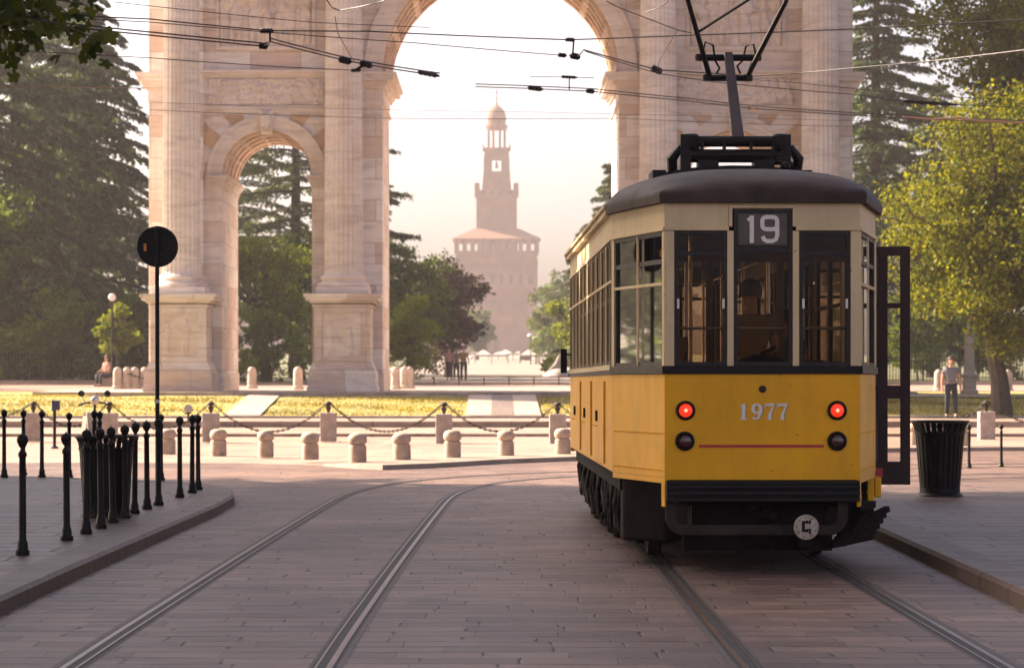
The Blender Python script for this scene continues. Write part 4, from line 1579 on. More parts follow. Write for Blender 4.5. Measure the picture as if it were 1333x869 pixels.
for yb in (0.95, 2.75, 6.5, 8.3):
    wheelset(yb)
for y0 in (0.55, 6.1):
    tf = MB()
    for s in (-1, 1):
        x = s * 0.90
        tf.bar((x, y0 - 0.1, 0.52), (x, y0 + 2.6, 0.52), 0.07, 0.12)
        tf.bar((x, y0 + 0.7, 0.30), (x, y0 + 1.9, 0.30), 0.06, 0.07)
        for yy in (y0 + 0.4, y0 + 2.2):
            tf.box(x - 0.085, x + 0.12, yy - 0.13, yy + 0.13, 0.22, 0.46)
            tf.lathe([(0.09, s * 0.0), (0.09, s * 0.06), (0.05, s * 0.075)], (x + s * 0.11, yy, 0.34), 14, axis='x')
            for dx in (-0.16, 0.16):
                tf.lathe([(0.05, 0.46), (0.062, 0.48), (0.05, 0.5), (0.062, 0.52), (0.05, 0.54), (0.062, 0.56), (0.05, 0.58), (0.06, 0.62)], (x, yy + dx, 0), 10)
        for k in range(5):
            tf.bar((x + s * 0.02, y0 + 0.95 + 0.02 * k, 0.36 + 0.028 * k), (x + s * 0.02, y0 + 1.65 - 0.02 * k, 0.36 + 0.028 * k), 0.08, 0.022)
        tf.tube([(x + s * 0.08, y0 + 0.1, 0.62), (x + s * 0.13, y0 + 0.35, 0.42), (x + s * 0.06, y0 + 0.75, 0.28), (x + s * 0.1, y0 + 1.1, 0.24)], 0.022, 7)
        tf.tube([(x + s * 0.12, y0 - 0.15, 0.64), (x + s * 0.14, y0 - 0.1, 0.30)], 0.016, 6)
        tf.bar((x + s * 0.05, y0 + 2.75, 0.66), (x + s * 0.02, y0 + 2.6, 0.16), 0.05, 0.16)
    tf.bar((-0.9, y0 + 1.3, 0.45), (0.9, y0 + 1.3, 0.45), 0.3, 0.16)
    tf.build('truck', M['dust'], tram)
# sand box, cylinder and brackets on the near left corner, guards
eq = MB()
eq.prism([(-1.06, -0.05), (-0.72, -0.42), (-0.56, -0.42), (-0.56, 0.30), (-1.06, 0.30)], 0.20, 0.74)
eq.build('sand_box', M['under'], tram, bevel=0.03)
for bx_ in ((-1.04, -0.80, 3.15, 3.75, 0.26, 0.70), (-1.06, -0.72, 3.95, 4.9, 0.24, 0.76), (-1.05, -0.78, 5.05, 5.75, 0.28, 0.72), (0.6, 1.06, 3.3, 5.7, 0.34, 0.76), (-1.06, -0.9, 0.55, 0.85, 0.40, 0.76), (-1.07, -0.92, 1.7, 2.05, 0.34, 0.72), (-1.08, -0.94, 2.6, 2.75, 0.18, 0.78), (-1.06, -0.9, 6.2, 6.6, 0.3, 0.76), (-1.06, -0.9, 7.4, 7.9, 0.26, 0.74)):
    eq = MB()
    eq.box(*bx_)
    eq.tube([(bx_[0], (bx_[2] + bx_[3]) / 2, bx_[4] + 0.1), (bx_[0] - 0.035, (bx_[2] + bx_[3]) / 2, bx_[4] + 0.1)], 0.04, 8)
    eq.build('equipment_box', M['under'], tram, bevel=0.02)
rngu = random.Random(9)
for k in range(16):
    y = 0.35 + k * 0.55 + rngu.uniform(-0.1, 0.1)
    eq = MB()
    z1 = rngu.uniform(0.10, 0.3)
    eq.tube([(-1.02, y, 0.78), (-1.07 - rngu.uniform(0, .03), y + rngu.uniform(-.1, .1), rngu.uniform(.4, .6)), (-1.05, y + rngu.uniform(-.2, .2), z1 + 0.1), (-0.95, y + rngu.uniform(-.2, .2), z1)], [0.03, 0.022, 0.03, 0.02], 7)
    eq.lathe([(0.02, z1), (0.06, z1 + 0.02), (0.065, z1 + 0.12), (0.03, z1 + 0.15)], (-1.0, y, 0), 9)
    eq.build('brake_gear', M['dust' if k % 2 else 'under'], tram, smooth=True)
eq = MB()
eq.tube([(-1.02, 0.3, 0.50), (-1.02, 8.9, 0.44)], 0.035, 7)
eq.build('pipe', M['under'], tram)
eq = MB()
eq.lathe([(0.055, 0.34), (0.068, 0.36), (0.068, 0.60), (0.05, 0.63)], (-0.66, -1.22, 0), 16)
eq.tube([(-0.66, -1.22, 0.63), (-0.66, -1.2, 0.76)], 0.02, 8)
eq.lathe([(0.04, 0.62), (0.046, 0.66), (0.04, 0.72)], (-0.74, -1.36, 0), 10)
eq.build('air_cylinder', M['dust'], tram, smooth=True)
um = MB()
um.box(-0.75, 0.75, -1.25, LEN + 1.2, 0.56, 0.79)
um.box(-0.55, 0.55, -1.15, -0.7, 0.20, 0.56)
um.bar((-0.62, -1.1, 0.24), (0.62, -1.1, 0.24), 0.05, 0.14)
for s in (-1, 1):
    um.bar((s * 0.5, -1.1, 0.3), (s * 0.55, -0.9, 0.58), 0.06, 0.05)
    um.bar((s * 1.05, 0, 0.70), (s * 1.05, LEN, 0.70), 0.06, 0.14)
um.build('underframe', M['under'], tram)
# slatted step and guard sticking out low on the right
fg = MB()
for k in range(6):
    fg.bar((0.60 + 0.03 * k, -1.22 + 0.06 * k, 0.22 + 0.02 * k), (0.98 + 0.036 * k, -0.86 + 0.05 * k, 0.27 + 0.045 * k), 0.06, 0.05)
fg.bar((0.70, -1.1, 0.22), (0.95, -0.75, 0.48), 0.06, 0.05)
fg.box(0.78, 1.02, -0.78, -0.25, 0.26, 0.56)
fg.bar((0.85, -1.0, 0.52), (1.02, -0.75, 0.54), 0.05, 0.06)
fg.build('folding_step', M['under'], tram, bevel=0.006)
# yellow skirt corner by the door step
sk = MB()
sk.box(1.085, 1.147, 0.05, 0.42, 0.50, 0.785)
sk.box(1.152, 1.21, 0.06, 0.36, 0.56, 0.74)
sk.build('step_skirt', M['yellow'], tram, bevel=0.01)

# open folding door on the right: two glazed leaves swung out
def door_leaf(p, q, z0, z1, name='door_leaf', hinge=0.05, mid=None):
    f = MB()
    L = math.dist(p, q)
    f.seg(p, q, 0, 0.055, z0, z1, -0.022, 0.022)
    f.seg(p, q, L - 0.09, L, z0, z1, -0.022, 0.022)
    for a, b in ((z0, z0 + 0.21), (z0 + 0.78, z0 + 0.90), (z0 + 1.60, z0 + 1.645), (z1 - 0.085, z1)):
        f.seg(p, q, 0.055, L - 0.09, a, b, -0.0215, 0.0215)
    if mid:
        f.seg(p, q, mid - 0.045, mid + 0.045, z0 + 0.21, z1 - 0.085, -0.023, 0.023)
    d = f.build(name, M['doorred'], tram, bevel=0.004)
    g = MB()
    g.seg(p, q, 0.04, L - 0.06, z0 + 0.12, z1 - 0.06, -0.001, 0.0)
    g.f = g.f[2:3]
    g.build('pane', M['glassdoor'], d)
    return d


door_leaf((1.165, 1.02), (1.61, 0.97), 0.64, 2.80, mid=0.20)
d = door_leaf((1.16, 1.10), (1.36, 1.30), 0.66, 2.78)
rp = MB(); rp.box(1.20, 1.36, 0.965, 0.98, 0.70, 0.79); rp.build('door_reflector', M['redpaint'], tram)
dj = MB()
dj.seg(*SEG[2], 0.28, 0.34, 0.66, ZH, -0.06, 0.006)
dj.seg(*SEG[2], 1.44, 1.5, 0.66, ZH, -0.06, 0.006)
dj.box(1.0, 1.22, 0.30, 1.48, 0.60, 0.66)
dj.build('door_jamb', M['doorred'], tram)
jw = MB()
jw.seg(*SEG[2], 0.035, 0.28, ZW, ZH - 0.005, -0.045, 0.001)
jw.build('door_pillar', M['cream'], tram)
# mirror on the far left corner
mr = MB()
mr.box(-1.275, -1.20, LEN - 0.25, LEN - 0.20, 1.68, 1.97)
mr.tube([(-1.15, LEN - 0.2, 1.9), (-1.22, LEN - 0.22, 1.9)], 0.012, 6)
mr.build('mirror', M['black'], tram)

# inside: benches, handrails, partition, lamps
for k in range(7):
    for s in (-1, 1):
        if s > 0 and k == 0:
            continue
        y = 0.9 + k * 1.15
        b = MB()
        b.box(s * 0.78 - 0.26, s * 0.78 + 0.26, y, y + 0.42, 1.22, 1.27)
        b.box(s * 0.78 - 0.26, s * 0.78 + 0.26, y + 0.40, y + 0.45, 1.27, 1.78)
        b.box(s * 0.78 - 0.22, s * 0.78 + 0.22, y + 0.05, y + 0.38, 0.86, 1.22)
        b.build('bench', M['wood'], tram, bevel=0.02)
hr = MB()
hr.tube([(-0.70, -1.40, 2.01), (0.72, -1.40, 2.01)], 0.012, 8)
hr.tube([(-0.56, -1.15, 0.86), (-0.56, -1.15, 3.0)], 0.017, 8)
for x in (-0.38, 0.38):
    for y in (1.5, 3.8, 6.1, 8.4):
        hr.tube([(x, y, 0.86), (x, y, 3.0)], 0.017, 8)
    hr.tube([(x, 0.3, 2.72), (x, 9.0, 2.72)], 0.015, 8)
hr.build('handrail', M['steel'], tram, smooth=True)
pt = MB()
for x0, x1 in ((-1.08, -0.85), (-0.32, -0.26), (0.30, 0.36), (0.9, 1.08)):
    pt.box(x0, x1, 0.10, 0.14, 0.86, 3.0)
pt.box(-1.08, 1.08, 0.095, 0.145, 2.62, 2.999)
pt.box(-0.85, -0.32, 0.10, 0.14, 0.86, 1.72)
pt.build('partition', M['wood'], tram)
ds = MB()
ds.box(-0.36, 0.36, -1.36, -1.05, 0.86, 1.62)
ds.lathe([(0.16, 1.62), (0.19, 1.65), (0.19, 1.75), (0.06, 1.80)], (0.02, -1.18, 0), 20)
ds.tube([(0.02, -1.18, 1.80), (0.14, -1.22, 1.86)], [0.018, 0.014], 8)
ds.build('controller', M['under'], tram, smooth=True)
for y in (2.2, 5.0, 7.6):
    lm = MB(); lm.lathe([(0.02, 2.99), (0.10, 2.97), (0.12, 2.93), (0.09, 2.87), (0.02, 2.85)], (0, y, 0), 16); lm.build('ceiling_lamp', M['globe'], tram, smooth=True)

# pantograph and gear on the roof
YP = 0.75
pg = MB()
ZP = 3.415
for z, r in ((ZP + 0.315, 0.05), (ZP + 0.185, 0.062)):
    pg.tube([(-0.47, YP, z), (0.47, YP, z)], r, 10)
for s in (-1, 1):
    pg.box(s * 0.45 - 0.045, s * 0.45 + 0.045, YP - 0.06, YP + 0.06, ZP + 0.0, ZP + 0.375)
    pg.lathe([(0.07, ZP + 0.24), (0.082, ZP + 0.27), (0.082, ZP + 0.36), (0.06, ZP + 0.38)], (s * 0.40, YP, 0), 10)
    pg.tube([(s * 0.56, YP + 0.05, ZP + 0.04), (s * 0.57, YP, ZP + 0.16), (s * 0.49, YP - 0.02, ZP + 0.27)], [0.045, 0.05, 0.03], 8)
    pg.box(s * 0.25 - 0.09, s * 0.25 + 0.09, YP - 0.12, YP + 0.12, ZP + 0.02, ZP + 0.14)
    pg.lathe([(0.05, ZP - 0.05), (0.075, ZP), (0.05, ZP + 0.03), (0.07, ZP + 0.06), (0.04, ZP + 0.1)], (s * 0.36, YP + 0.3, 0), 10)
for x in (-0.3, -0.1, 0.14, 0.34):
    pg.box(x - 0.012, x + 0.012, YP - 0.05, YP + 0.05, ZP + 0.2, ZP + 0.31)
pgb = pg.build('pantograph_base', M['black'], tram, smooth=True, angle=30)
bs = MB()
for dy in (-0.18, 0.25):
    pts = [(x, YP + dy, ZP + 0.055 - 0.16 * abs(x) ** 2.2) for x in np.linspace(-0.72, 0.62, 9)]
    bs.tube(pts, 0.035, 6)
for x in (-0.70, -0.5, 0.42, 0.60):
    bs.box(x - 0.06, x + 0.06, YP - 0.25, YP + 0.3, ZP - 0.08 - 0.06 * abs(x), ZP + 0.04)
rng2 = random.Random(5)
for k in range(9):
    x = 0.28 + 0.05 * k
    bs.lathe([(0.03, 0), (0.045, 0.02), (0.04, 0.05), (0.02, 0.07)], (x, YP - 0.1 + rng2.uniform(-.1, .1), ZP + 0.05 + rng2.uniform(-.05, .06) - 0.10 * (k > 5)), 8)
bs.tube([(0.62, YP, ZP + 0.02), (0.78, YP, ZP - 0.04)], 0.012, 6)
bs.bar((0.80, YP, ZP - 0.02), (1.02, YP, ZP - 0.10), 0.14, 0.09)
bs.build('roof_gear', M['black'], tram)
pa = MB()
m0, m1 = Vector((0.03, YP + 0.02, ZP + 0.32)), Vector((-0.03, YP + 0.35, ZP + 1.16))
pa.add([(m0.x - 0.055, m0.y - 0.03, m0.z), (m0.x + 0.055, m0.y - 0.03, m0.z), (m0.x + 0.055, m0.y + 0.03, m0.z), (m0.x - 0.055, m0.y + 0.03, m0.z),
        (m1.x - 0.038, m1.y - 0.03, m1.z), (m1.x + 0.038, m1.y - 0.03, m1.z), (m1.x + 0.038, m1.y + 0.03, m1.z), (m1.x - 0.038, m1.y + 0.03, m1.z)],
       [(0, 3, 2, 1), (4, 5, 6, 7), (0, 1, 5, 4), (1, 2, 6, 5), (2, 3, 7, 6), (3, 0, 4, 7)])
pa.build('pantograph_mast', mat('pantograph steel', (0.10, 0.08, 0.075), 0.45, 0.5), tram, bevel=0.006)
pu = MB()
KY, KZ = m1.y, m1.z
pu.tube([(-0.285, KY, KZ - 0.05), (0.23, KY, KZ - 0.05)], 0.032, 8)
pu.tube([(-0.215, KY, KZ - 0.235), (0.15, KY, KZ - 0.235)], 0.030, 8)
for x in (-0.285, 0.23, -0.215, 0.15):
    z = KZ - 0.05 if abs(x) > 0.22 else KZ - 0.235
    pu.lathe([(0.042, -0.03), (0.048, 0), (0.042, 0.03)], (x, KY, z), 10)
pu.tube([(-0.19, KY, KZ - 0.25), (-0.42, KY - 0.35, KZ + 0.40), (-0.60, KY - 0.7, KZ + 1.0)], [0.026, 0.022, 0.018], 8)
pu.tube([(0.13, KY, KZ - 0.25), (0.45, KY - 0.35, KZ + 0.40), (0.66, KY - 0.7, KZ + 1.0)], [0.026, 0.022, 0.018], 8)
pu.tube([(-0.35, KY - 0.2, KZ + 0.14), (0.12, KY - 0.36, KZ + 0.43), (0.50, KY - 0.5, KZ + 0.68)], 0.014, 7)
pu.tube([(-0.26, KY, KZ + 0.0), (-0.24, KY - .02, KZ + 0.09), (-0.17, KY - .02, KZ + 0.06), (-0.15, KY - .02, KZ - 0.08), (-0.11, KY - .02, KZ - 0.15), (-0.14, KY - .02, KZ - 0.2)], 0.011, 6)
pu.tube([(0.22, KY, KZ - 0.02), (0.2, KY - .02, KZ + 0.07), (0.13, KY - .02, KZ + 0.05), (0.10, KY - .02, KZ - 0.08), (0.05, KY - .02, KZ - 0.13), (0.08, KY - .02, KZ - 0.2)], 0.011, 6)
pu.tube([(-0.85, KY - 0.7, KZ + 0.92), (-0.7, KY - 0.7, KZ + 1.0), (0.76, KY - 0.7, KZ + 1.0), (0.9, KY - 0.7, KZ + 0.92)], 0.022, 7)
pu.build('pantograph_arm', M['black'], tram, smooth=True)
# ------------------------------------------------------------------ STREET FURNITURE
ORD = ['first', 'second', 'third', 'fourth', 'fifth', 'sixth', 'seventh', 'eighth', 'ninth', 'tenth', 'eleventh', 'twelfth', 'thirteenth']


def make_bollard(label, group):
    t = thing('iron_bollard', label, 'bollard', group=group)
    b = MB()
    b.lathe([(0.082, 0.0), (0.082, 0.035), (0.066, 0.05), (0.062, 0.10), (0.048, 0.125), (0.044, 0.16), (0.041, 0.60), (0.039, 0.80), (0.050, 0.815), (0.052, 0.835), (0.040, 0.85), (0.026, 0.865), (0.024, 0.885)], (0, 0, 0), 18)
    b.v = [(x * 0.72, y * 0.72, z) for x, y, z in b.v]
    b.build('post', M['iron'], t, smooth=True)
    k = MB()
    k.lathe([(0.024, 0.88), (0.040, 0.892)] + [(0.068 * math.cos(a), 0.945 + 0.064 * math.sin(a)) for a in np.linspace(-0.9, 1.4, 9)] + [(0.012, 1.012), (0.010, 1.022)], (0, 0, 0), 20)
    k.v = [(x * 0.72, y * 0.72, 0.955 + (z - 0.955) * 0.8 if z > 0.9 else z) for x, y, z in k.v]
    k.build('ball_finial', M['iron'], t, smooth=True)
    return t


LEAN = random.Random(3)
GZ = 0.13
near = [(29.3, 721.5, 560), (87, 702.5, 559.5), (112, 694, 555), (131.6, 687, 553), (147, 680, 552), (163, 674, 549.5), (175, 668, 546), (191.5, 662, 544.5), (206.5, 657, 541.5), (234, 647, 539), (250, 641, 537), (258, 637, 537)]
LB = ['{} black iron bollard from the near end of the row along the left kerb', ]
b0 = None
for i, (px, py, top) in enumerate(near):
    d = (CAMZ - GZ) * FPX / (py - HY)
    lab = 'nearest black iron bollard at the start of the row along the left kerb' if i == 0 else (
        'last black iron bollard at the far end of the row along the left kerb' if i == 11 else '{} black iron bollard counted from the near end of the left kerb row'.format(ORD[i]))
    loc = (xat(px, d), d, GZ - 0.003)
    hs = (py - top) / FPX * d / 1.022
    if b0 is None:
        b0 = make_bollard(lab, 'black iron bollards along the left kerb')
        b0.location = loc
        b0.scale = (1, 1, hs)
    else:
        o_ = dup(b0, loc, lab, scale=(1, 1, hs))
        o_.rotation_euler = (R(LEAN.uniform(-0.9, 0.9)), R(LEAN.uniform(-1.1, 1.1)), LEAN.uniform(0, 6))
back = [(5.4, 621, 530, 'leftmost'), (30.5, 618, 531, 'second'), (54.5, 621, 531.5, 'third'), (90, 621, 534.5, 'fourth'), (122.6, 622, 531.5, 'fifth'), (129.8, 622, 533, 'sixth'), (209.5, 625, 536.5, 'rightmost')]
for px, py, top, w_ in back:
    d = (CAMZ - GZ) * FPX / (py - HY)
    dup(b0, (xat(px, d), d, GZ - 0.003), '{} black iron bollard in the back row on the left pavement'.format(w_), scale=(1, 1, (py - top) / FPX * d / 1.022), group='black iron bollards in the back row on the left')
for px, py, top, lab in ((1220.5, 609, 549.5, 'low black bollard with its ball showing above the right litter bin'), (1261.5, 609, 551, 'low black bollard just right of the ribbed litter bin'), (1303.5, 607.5, 551, 'rightmost low black bollard beyond the right litter bin')):
    d = CAMZ * FPX / (py - HY)
    h = (py - top) / FPX * d / 1.022
    dup(b0, (xat(px, d), d, 0.001), lab, scale=(0.8, 0.8, h), group='low black bollards on the right')


def make_bin(label, loc, h=0.90, r1=0.315, r0=0.235):
    t = thing('litter_bin', label, 'litter bin', loc, group='ribbed black litter bins')
    b = MB()
    n = 26
    for k in range(n):
        a = 2 * math.pi * k / n
        c, s = math.cos(a), math.sin(a)
        pts = [(r0 * c, r0 * s, 0.06), ((r0 + (r1 - r0) * 0.75) * c, (r0 + (r1 - r0) * 0.75) * s, h * 0.84), (r1 * 1.0 * c, r1 * 1.0 * s, h * 0.92), ((r1 + 0.03) * c, (r1 + 0.03) * s, h * 0.985)]
        for p, q in zip(pts[:-1], pts[1:]):
            b.bar(p, q, 0.046, 0.012, up=(c, s, 0))
    b.build('ribs', M['iron'], t)
    i = MB()
    i.lathe([(r0 - 0.02, 0.05), (r0 + (r1 - r0) * 0.75 - 0.02, h * 0.83), (r0 + (r1 - r0) * 0.75 - 0.03, h * 0.83), (r0 - 0.04, 0.06)], (0, 0, 0), 28)
    i.build('liner', M['black'], t, smooth=True)
    g = MB()
    g.lathe([(r1 + 0.02, h * 0.97), (r1 + 0.045, h * 0.975), (r1 + 0.045, h), (r1 - 0.02, h), (r1 - 0.02, h * 0.985), (r1 + 0.02, h * 0.97)], (0, 0, 0), 36)
    g.lathe([(r0 + (r1 - r0) * 0.75 + 0.013, h * 0.82), (r0 + (r1 - r0) * 0.75 + 0.016, h * 0.85), (r0 + (r1 - r0) * 0.75 - 0.01, h * 0.85)], (0, 0, 0), 36)
    g.build('rim', M['iron'], t, smooth=True)
    f = MB()
    f.lathe([(r0 + 0.05, 0.0), (r0 + 0.045, 0.02), (r0 + 0.012, 0.045), (r0 + 0.012, 0.10), (r0 - 0.02, 0.105)], (0, 0, 0), 36)
    f.build('foot', M['iron'], t, smooth=True)
    return t


d = (CAMZ - GZ) * FPX / (645 - HY)
make_bin('ribbed black litter bin on the right-hand pavement beside the tram door', (xat(1223.5, d), d, GZ - 0.003), 0.93)
d = (CAMZ - GZ) * FPX / (674 - HY)
make_bin('ribbed black litter bin behind the bollards on the left pavement', (xat(133, d), d + 0.30, GZ - 0.003), 0.86, 0.29, 0.235)

# round sign seen from behind
d = (CAMZ - GZ) * FPX / (657 - HY)
sg = thing('road_sign', 'round road sign seen from its black back on a tall thin pole', 'road sign', (xat(204.5, d), d, GZ - 0.003))
zc = zat(320.5, d) - GZ
p = MB()
p.tube([(0.005, 0, 0), (0.0, 0, zc + 0.235)], 0.025, 12)
p.lathe([(0.06, 0), (0.05, 0.03), (0.03, 0.04)], (0.005, 0, 0), 14)
p.box(-0.028, 0.032, -0.034, 0.034, 0.93, 0.96)
p.build('pole', M['iron'], sg, smooth=True)
dd = MB()
dd.lathe([(0.222, 0.045), (0.236, 0.040), (0.236, 0.058), (0.01, 0.06)], (0, 0, zc), 48, axis='y')
dd.f = dd.f
dd.lathe([(0.228, 0.0445), (0.228, 0.0448)], (0, 0, zc), 48, axis='y')
dd.build('disc', M['black'], sg, smooth=True)
br = MB()
for z in (0.09, -0.09):
    br.box(-0.05, 0.05, 0.02, 0.043, zc + z - 0.02, zc + z + 0.02)
br.build('bracket', M['iron'], sg)
st = MB(); st.box(-0.158, -0.128, 0.0405, 0.0435, zc - 0.05, zc + 0.035); st.build('sticker', M['orange'], sg)
st = MB(); st.box(-0.026, 0.026, -0.0272, -0.0262, 1.17, 1.21); st.build('label_band', M['numwhite'], sg)

# stone mushroom bollards
def make_stone(label, loc):
    t = thing('stone_bollard', label, 'stone bollard', loc, group='round-capped stone bollards on the plaza edge')
    b = MB()
    b.lathe([(0.150, 0.0), (0.155, 0.05), (0.152, 0.25), (0.146, 0.285), (0.125, 0.295), (0.125, 0.31)], (0, 0, 0), 28)
    b.build('shaft', M['granite'], t, smooth=True)
    c = MB()
    c.lathe([(0.12, 0.308), (0.150, 0.318), (0.163, 0.345), (0.166, 0.39), (0.155, 0.44), (0.125, 0.475), (0.07, 0.495), (0.02, 0.50)], (0, 0, 0), 28)
    c.build('cap', M['granite'], t, smooth=True)
    return t


s0 = None
SB = [(218.5, 590.5, 'behind the round sign pole'), (284.6, 592.6, 'just right of the last black bollard'), (346, 595, 'second to the right of the black bollards'), (404, 598, 'third to the right of the black bollards'),
      (465.7, 601, 'fourth right of the black bollards, at the kerb tip'), (523.4, 598, 'two to the right of the kerb tip'), (589, 595, 'in front of a granite post, midway to the tram'),
      (659, 592.6, 'second to the left of the tram'), (732.6, 590.6, 'right beside the tram side'), (1192, 579, 'behind the left of the right litter bin'), (1254, 580, 'behind the right of the right litter bin')]
for k, (px, py, w_) in enumerate(SB):
    z = 0.078 if 400 < px else 0.03
    d = (CAMZ - z) * FPX / (py - HY)
    lab = 'round-capped stone bollard ' + w_
    if s0 is None:
        s0 = make_stone(lab, (xat(px, d), d, z))
    else:
        o_ = dup(s0, (xat(px, d), d, z), lab, scale=(LEAN.uniform(0.95, 1.05), LEAN.uniform(0.95, 1.05), LEAN.uniform(0.95, 1.04)))
        o_.rotation_euler = (R(LEAN.uniform(-1.5, 1.5)), R(LEAN.uniform(-1.8, 1.8)), 0.7 * k)

# granite posts with iron finials and chains
def make_post(label, loc):
    t = thing('granite_post', label, 'granite post', loc, group='square granite posts with chain finials')
    b = MB()
    b.box(-0.18, 0.18, -0.18, 0.18, 0, 0.645)
    b.build('post', M['granite2'], t, bevel=0.02)
    f = MB()
    f.lathe([(0.035, 0.63), (0.035, 0.69), (0.06, 0.73), (0.065, 0.78), (0.045, 0.79), (0.03, 0.80), (0.075, 0.815), (0.078, 0.86), (0.06, 0.885), (0.02, 0.90)], (0, 0, 0), 14)
    f.build('finial', M['rust'], t, smooth=True)
    return t


def chain_pts(a, b, sag, n=26):
    return [Vector(a).lerp(Vector(b), t) - Vector((0, 0, sag * 4 * t * (1 - t))) for t in np.linspace(0, 1, n)]


def chain(label, a, b, sag, link=0.09, r=0.012, group=None, m=None):
    """real oval links, alternately turned"""
    L = (Vector(b) - Vector(a)).length + 8 * sag * sag / 3 / (Vector(b) - Vector(a)).length
    n = max(6, int(L / (link * 0.74)))
    pts = chain_pts(a, b, sag, n + 1)
    mbs = MB()
    for k in range(n):
        c = (pts[k] + pts[k + 1]) / 2
        t = (pts[k + 1] - pts[k]).normalized()
        up = Vector((0, 0, 1)) if k % 2 else Vector((0, 1, 0))
        sd = t.cross(up).normalized()
        lp = []
        for j in range(7):
            an = 2 * math.pi * j / 6
            lp.append(c + t * (link * 0.5 * math.cos(an)) + sd * (link * 0.26 * math.sin(an)))
        mbs.tube(lp, r, 5, cap=False)
    o = mbs.build('chain', m or M['rust'], None, smooth=True)
    return tag(o, label, 'chain', group)


PP = [(43.5, 574, 'at the far left of the plaza'), (142, 574.5, 'half hidden behind the left bollards and bin'), (274.5, 574.6, 'just right of the last black bollards'), (427.5, 574, 'in front of the left lawn path'), (578, 576.7, 'left of the central lawn path'),
      (725.8, 576.7, 'right of the central lawn path beside the tram'), (1284, 571.5, 'right of the litter bin with a slumped chain')]
p0 = None
locs = []
for px, py, w_ in PP:
    d = (CAMZ - 0.08) * FPX / (py - HY)
    loc = (xat(px, d), d, 0.079)
    locs.append(Vector(loc))
    lab = 'square granite post with iron finial ' + w_
    if p0 is None:
        p0 = make_post(lab, loc)
    else:
        dup(p0, loc, lab)
top = Vector((0, 0, 0.84))
CG = 'sagging chains between the granite posts'
dx = Vector((0.06, 0, 0))
for i, (sag, lab) in enumerate(((0.5, 'slack iron chain at the far left behind the small blue box'), (0.55, 'sagging iron chain behind the round sign pole'), (0.62, 'sagging iron chain in front of the left lawn path'), (0.60, 'sagging iron chain to the left of the central path'), (0.58, 'sagging iron chain across the central path beside the tram'))):
    chain(lab, locs[i] + top + dx, locs[i + 1] + top - dx, sag, group=CG)
chain('short iron chain hanging left of the far left granite post', locs[0] + top - dx, locs[0] + Vector((-2.4, 0.4, 0.75)), 0.35, group=CG)
chain('iron chain running behind the tram from its nearest granite post', locs[5] + top + dx, locs[5] + top + Vector((2.5, 0.1, 0)), 0.6, group=CG)
chain('iron chain rising from the right granite post to the frame edge', locs[6] + top + dx, locs[6] + top + Vector((2.6, 0.1, 0)), 0.5, group=CG)
chain('slumped iron chain left of the right granite post', locs[6] + top - dx, locs[6] + Vector((-0.62, -0.1, 0.55)), 0.12, group=CG)

# stone posts and chains round the arch
def make_arch_post(label, loc):
    o = MB()
    o.lathe([(0.215, 0), (0.215, 0.10), (0.175, 0.13), (0.172, 0.66), (0.15, 0.76), (0.09, 0.83), (0.02, 0.85)], (0, 0, 0), 20)
    ob = o.build('arch_post', M['granite2'], None, smooth=True)
    ob.location = loc
    return tag(ob, label, 'stone post', 'round-topped stone posts about the arch')


a0 = None
AP = [(153, 506, 'at the outer left corner of the arch'), (165.5, 504.5, 'second from the left corner of the arch'), (175.5, 504, 'third from the left corner of the arch'), (188.5, 503.5, 'half behind the left pedestal of the arch'), (295, 506.5, 'in front of the left side opening, at its left'),
      (328, 504.5, 'in the middle of the left side opening'), (388, 507, 'in front of the left side opening, at its right'), (515, 506.5, 'at the left jamb of the main opening'), (526.5, 504, 'just inside the left jamb of the main opening'), (533, 503.5, 'third one in from the left jamb of the main opening'),
      (1222, 505.5, 'at the right corner of the arch, left of the walking man'), (1298, 507, 'beyond the granite post on the right'), (1312, 508.5, 'rightmost, on the far lawn near the frame edge')]
aloc = []
for px, py, w_ in AP:
    z = 0.965 if 190 < px < 1100 else 0.955
    if px > 1200:
        z = 0.86
    d = (CAMZ - z) * FPX / (py - HY)
    d = min(max(d, 89.8 if px > 1200 else 90.8), 106)
    aloc.append(Vector((xat(px, d), d, z)))
    lab = 'round-topped stone post ' + w_
    if a0 is None:
        a0 = make_arch_post(lab, aloc[-1])
    else:
        o = a0.copy(); C.objects.link(o); o.location = aloc[-1]; o['label'] = lab
up = Vector((0, 0, 0.70))
AG = 'chains between the stone posts of the arch'
chain('chain looped across the outer left pedestal of the arch', aloc[0] + up + Vector((0.15, 0, 0)), aloc[4] + up - Vector((0.15, 0, 0)), 0.42, 0.14, 0.02, AG)
chain('short chain across the left side opening of the arch', aloc[4] + up + Vector((0.15, 0, 0)), aloc[5] + up - Vector((0.15, 0, 0)), 0.25, 0.14, 0.02, AG)
chain('chain looped across the inner left pedestal of the arch', aloc[6] + up + Vector((0.15, 0, 0)), aloc[7] + up - Vector((0.15, 0, 0)), 0.42, 0.14, 0.02, AG)

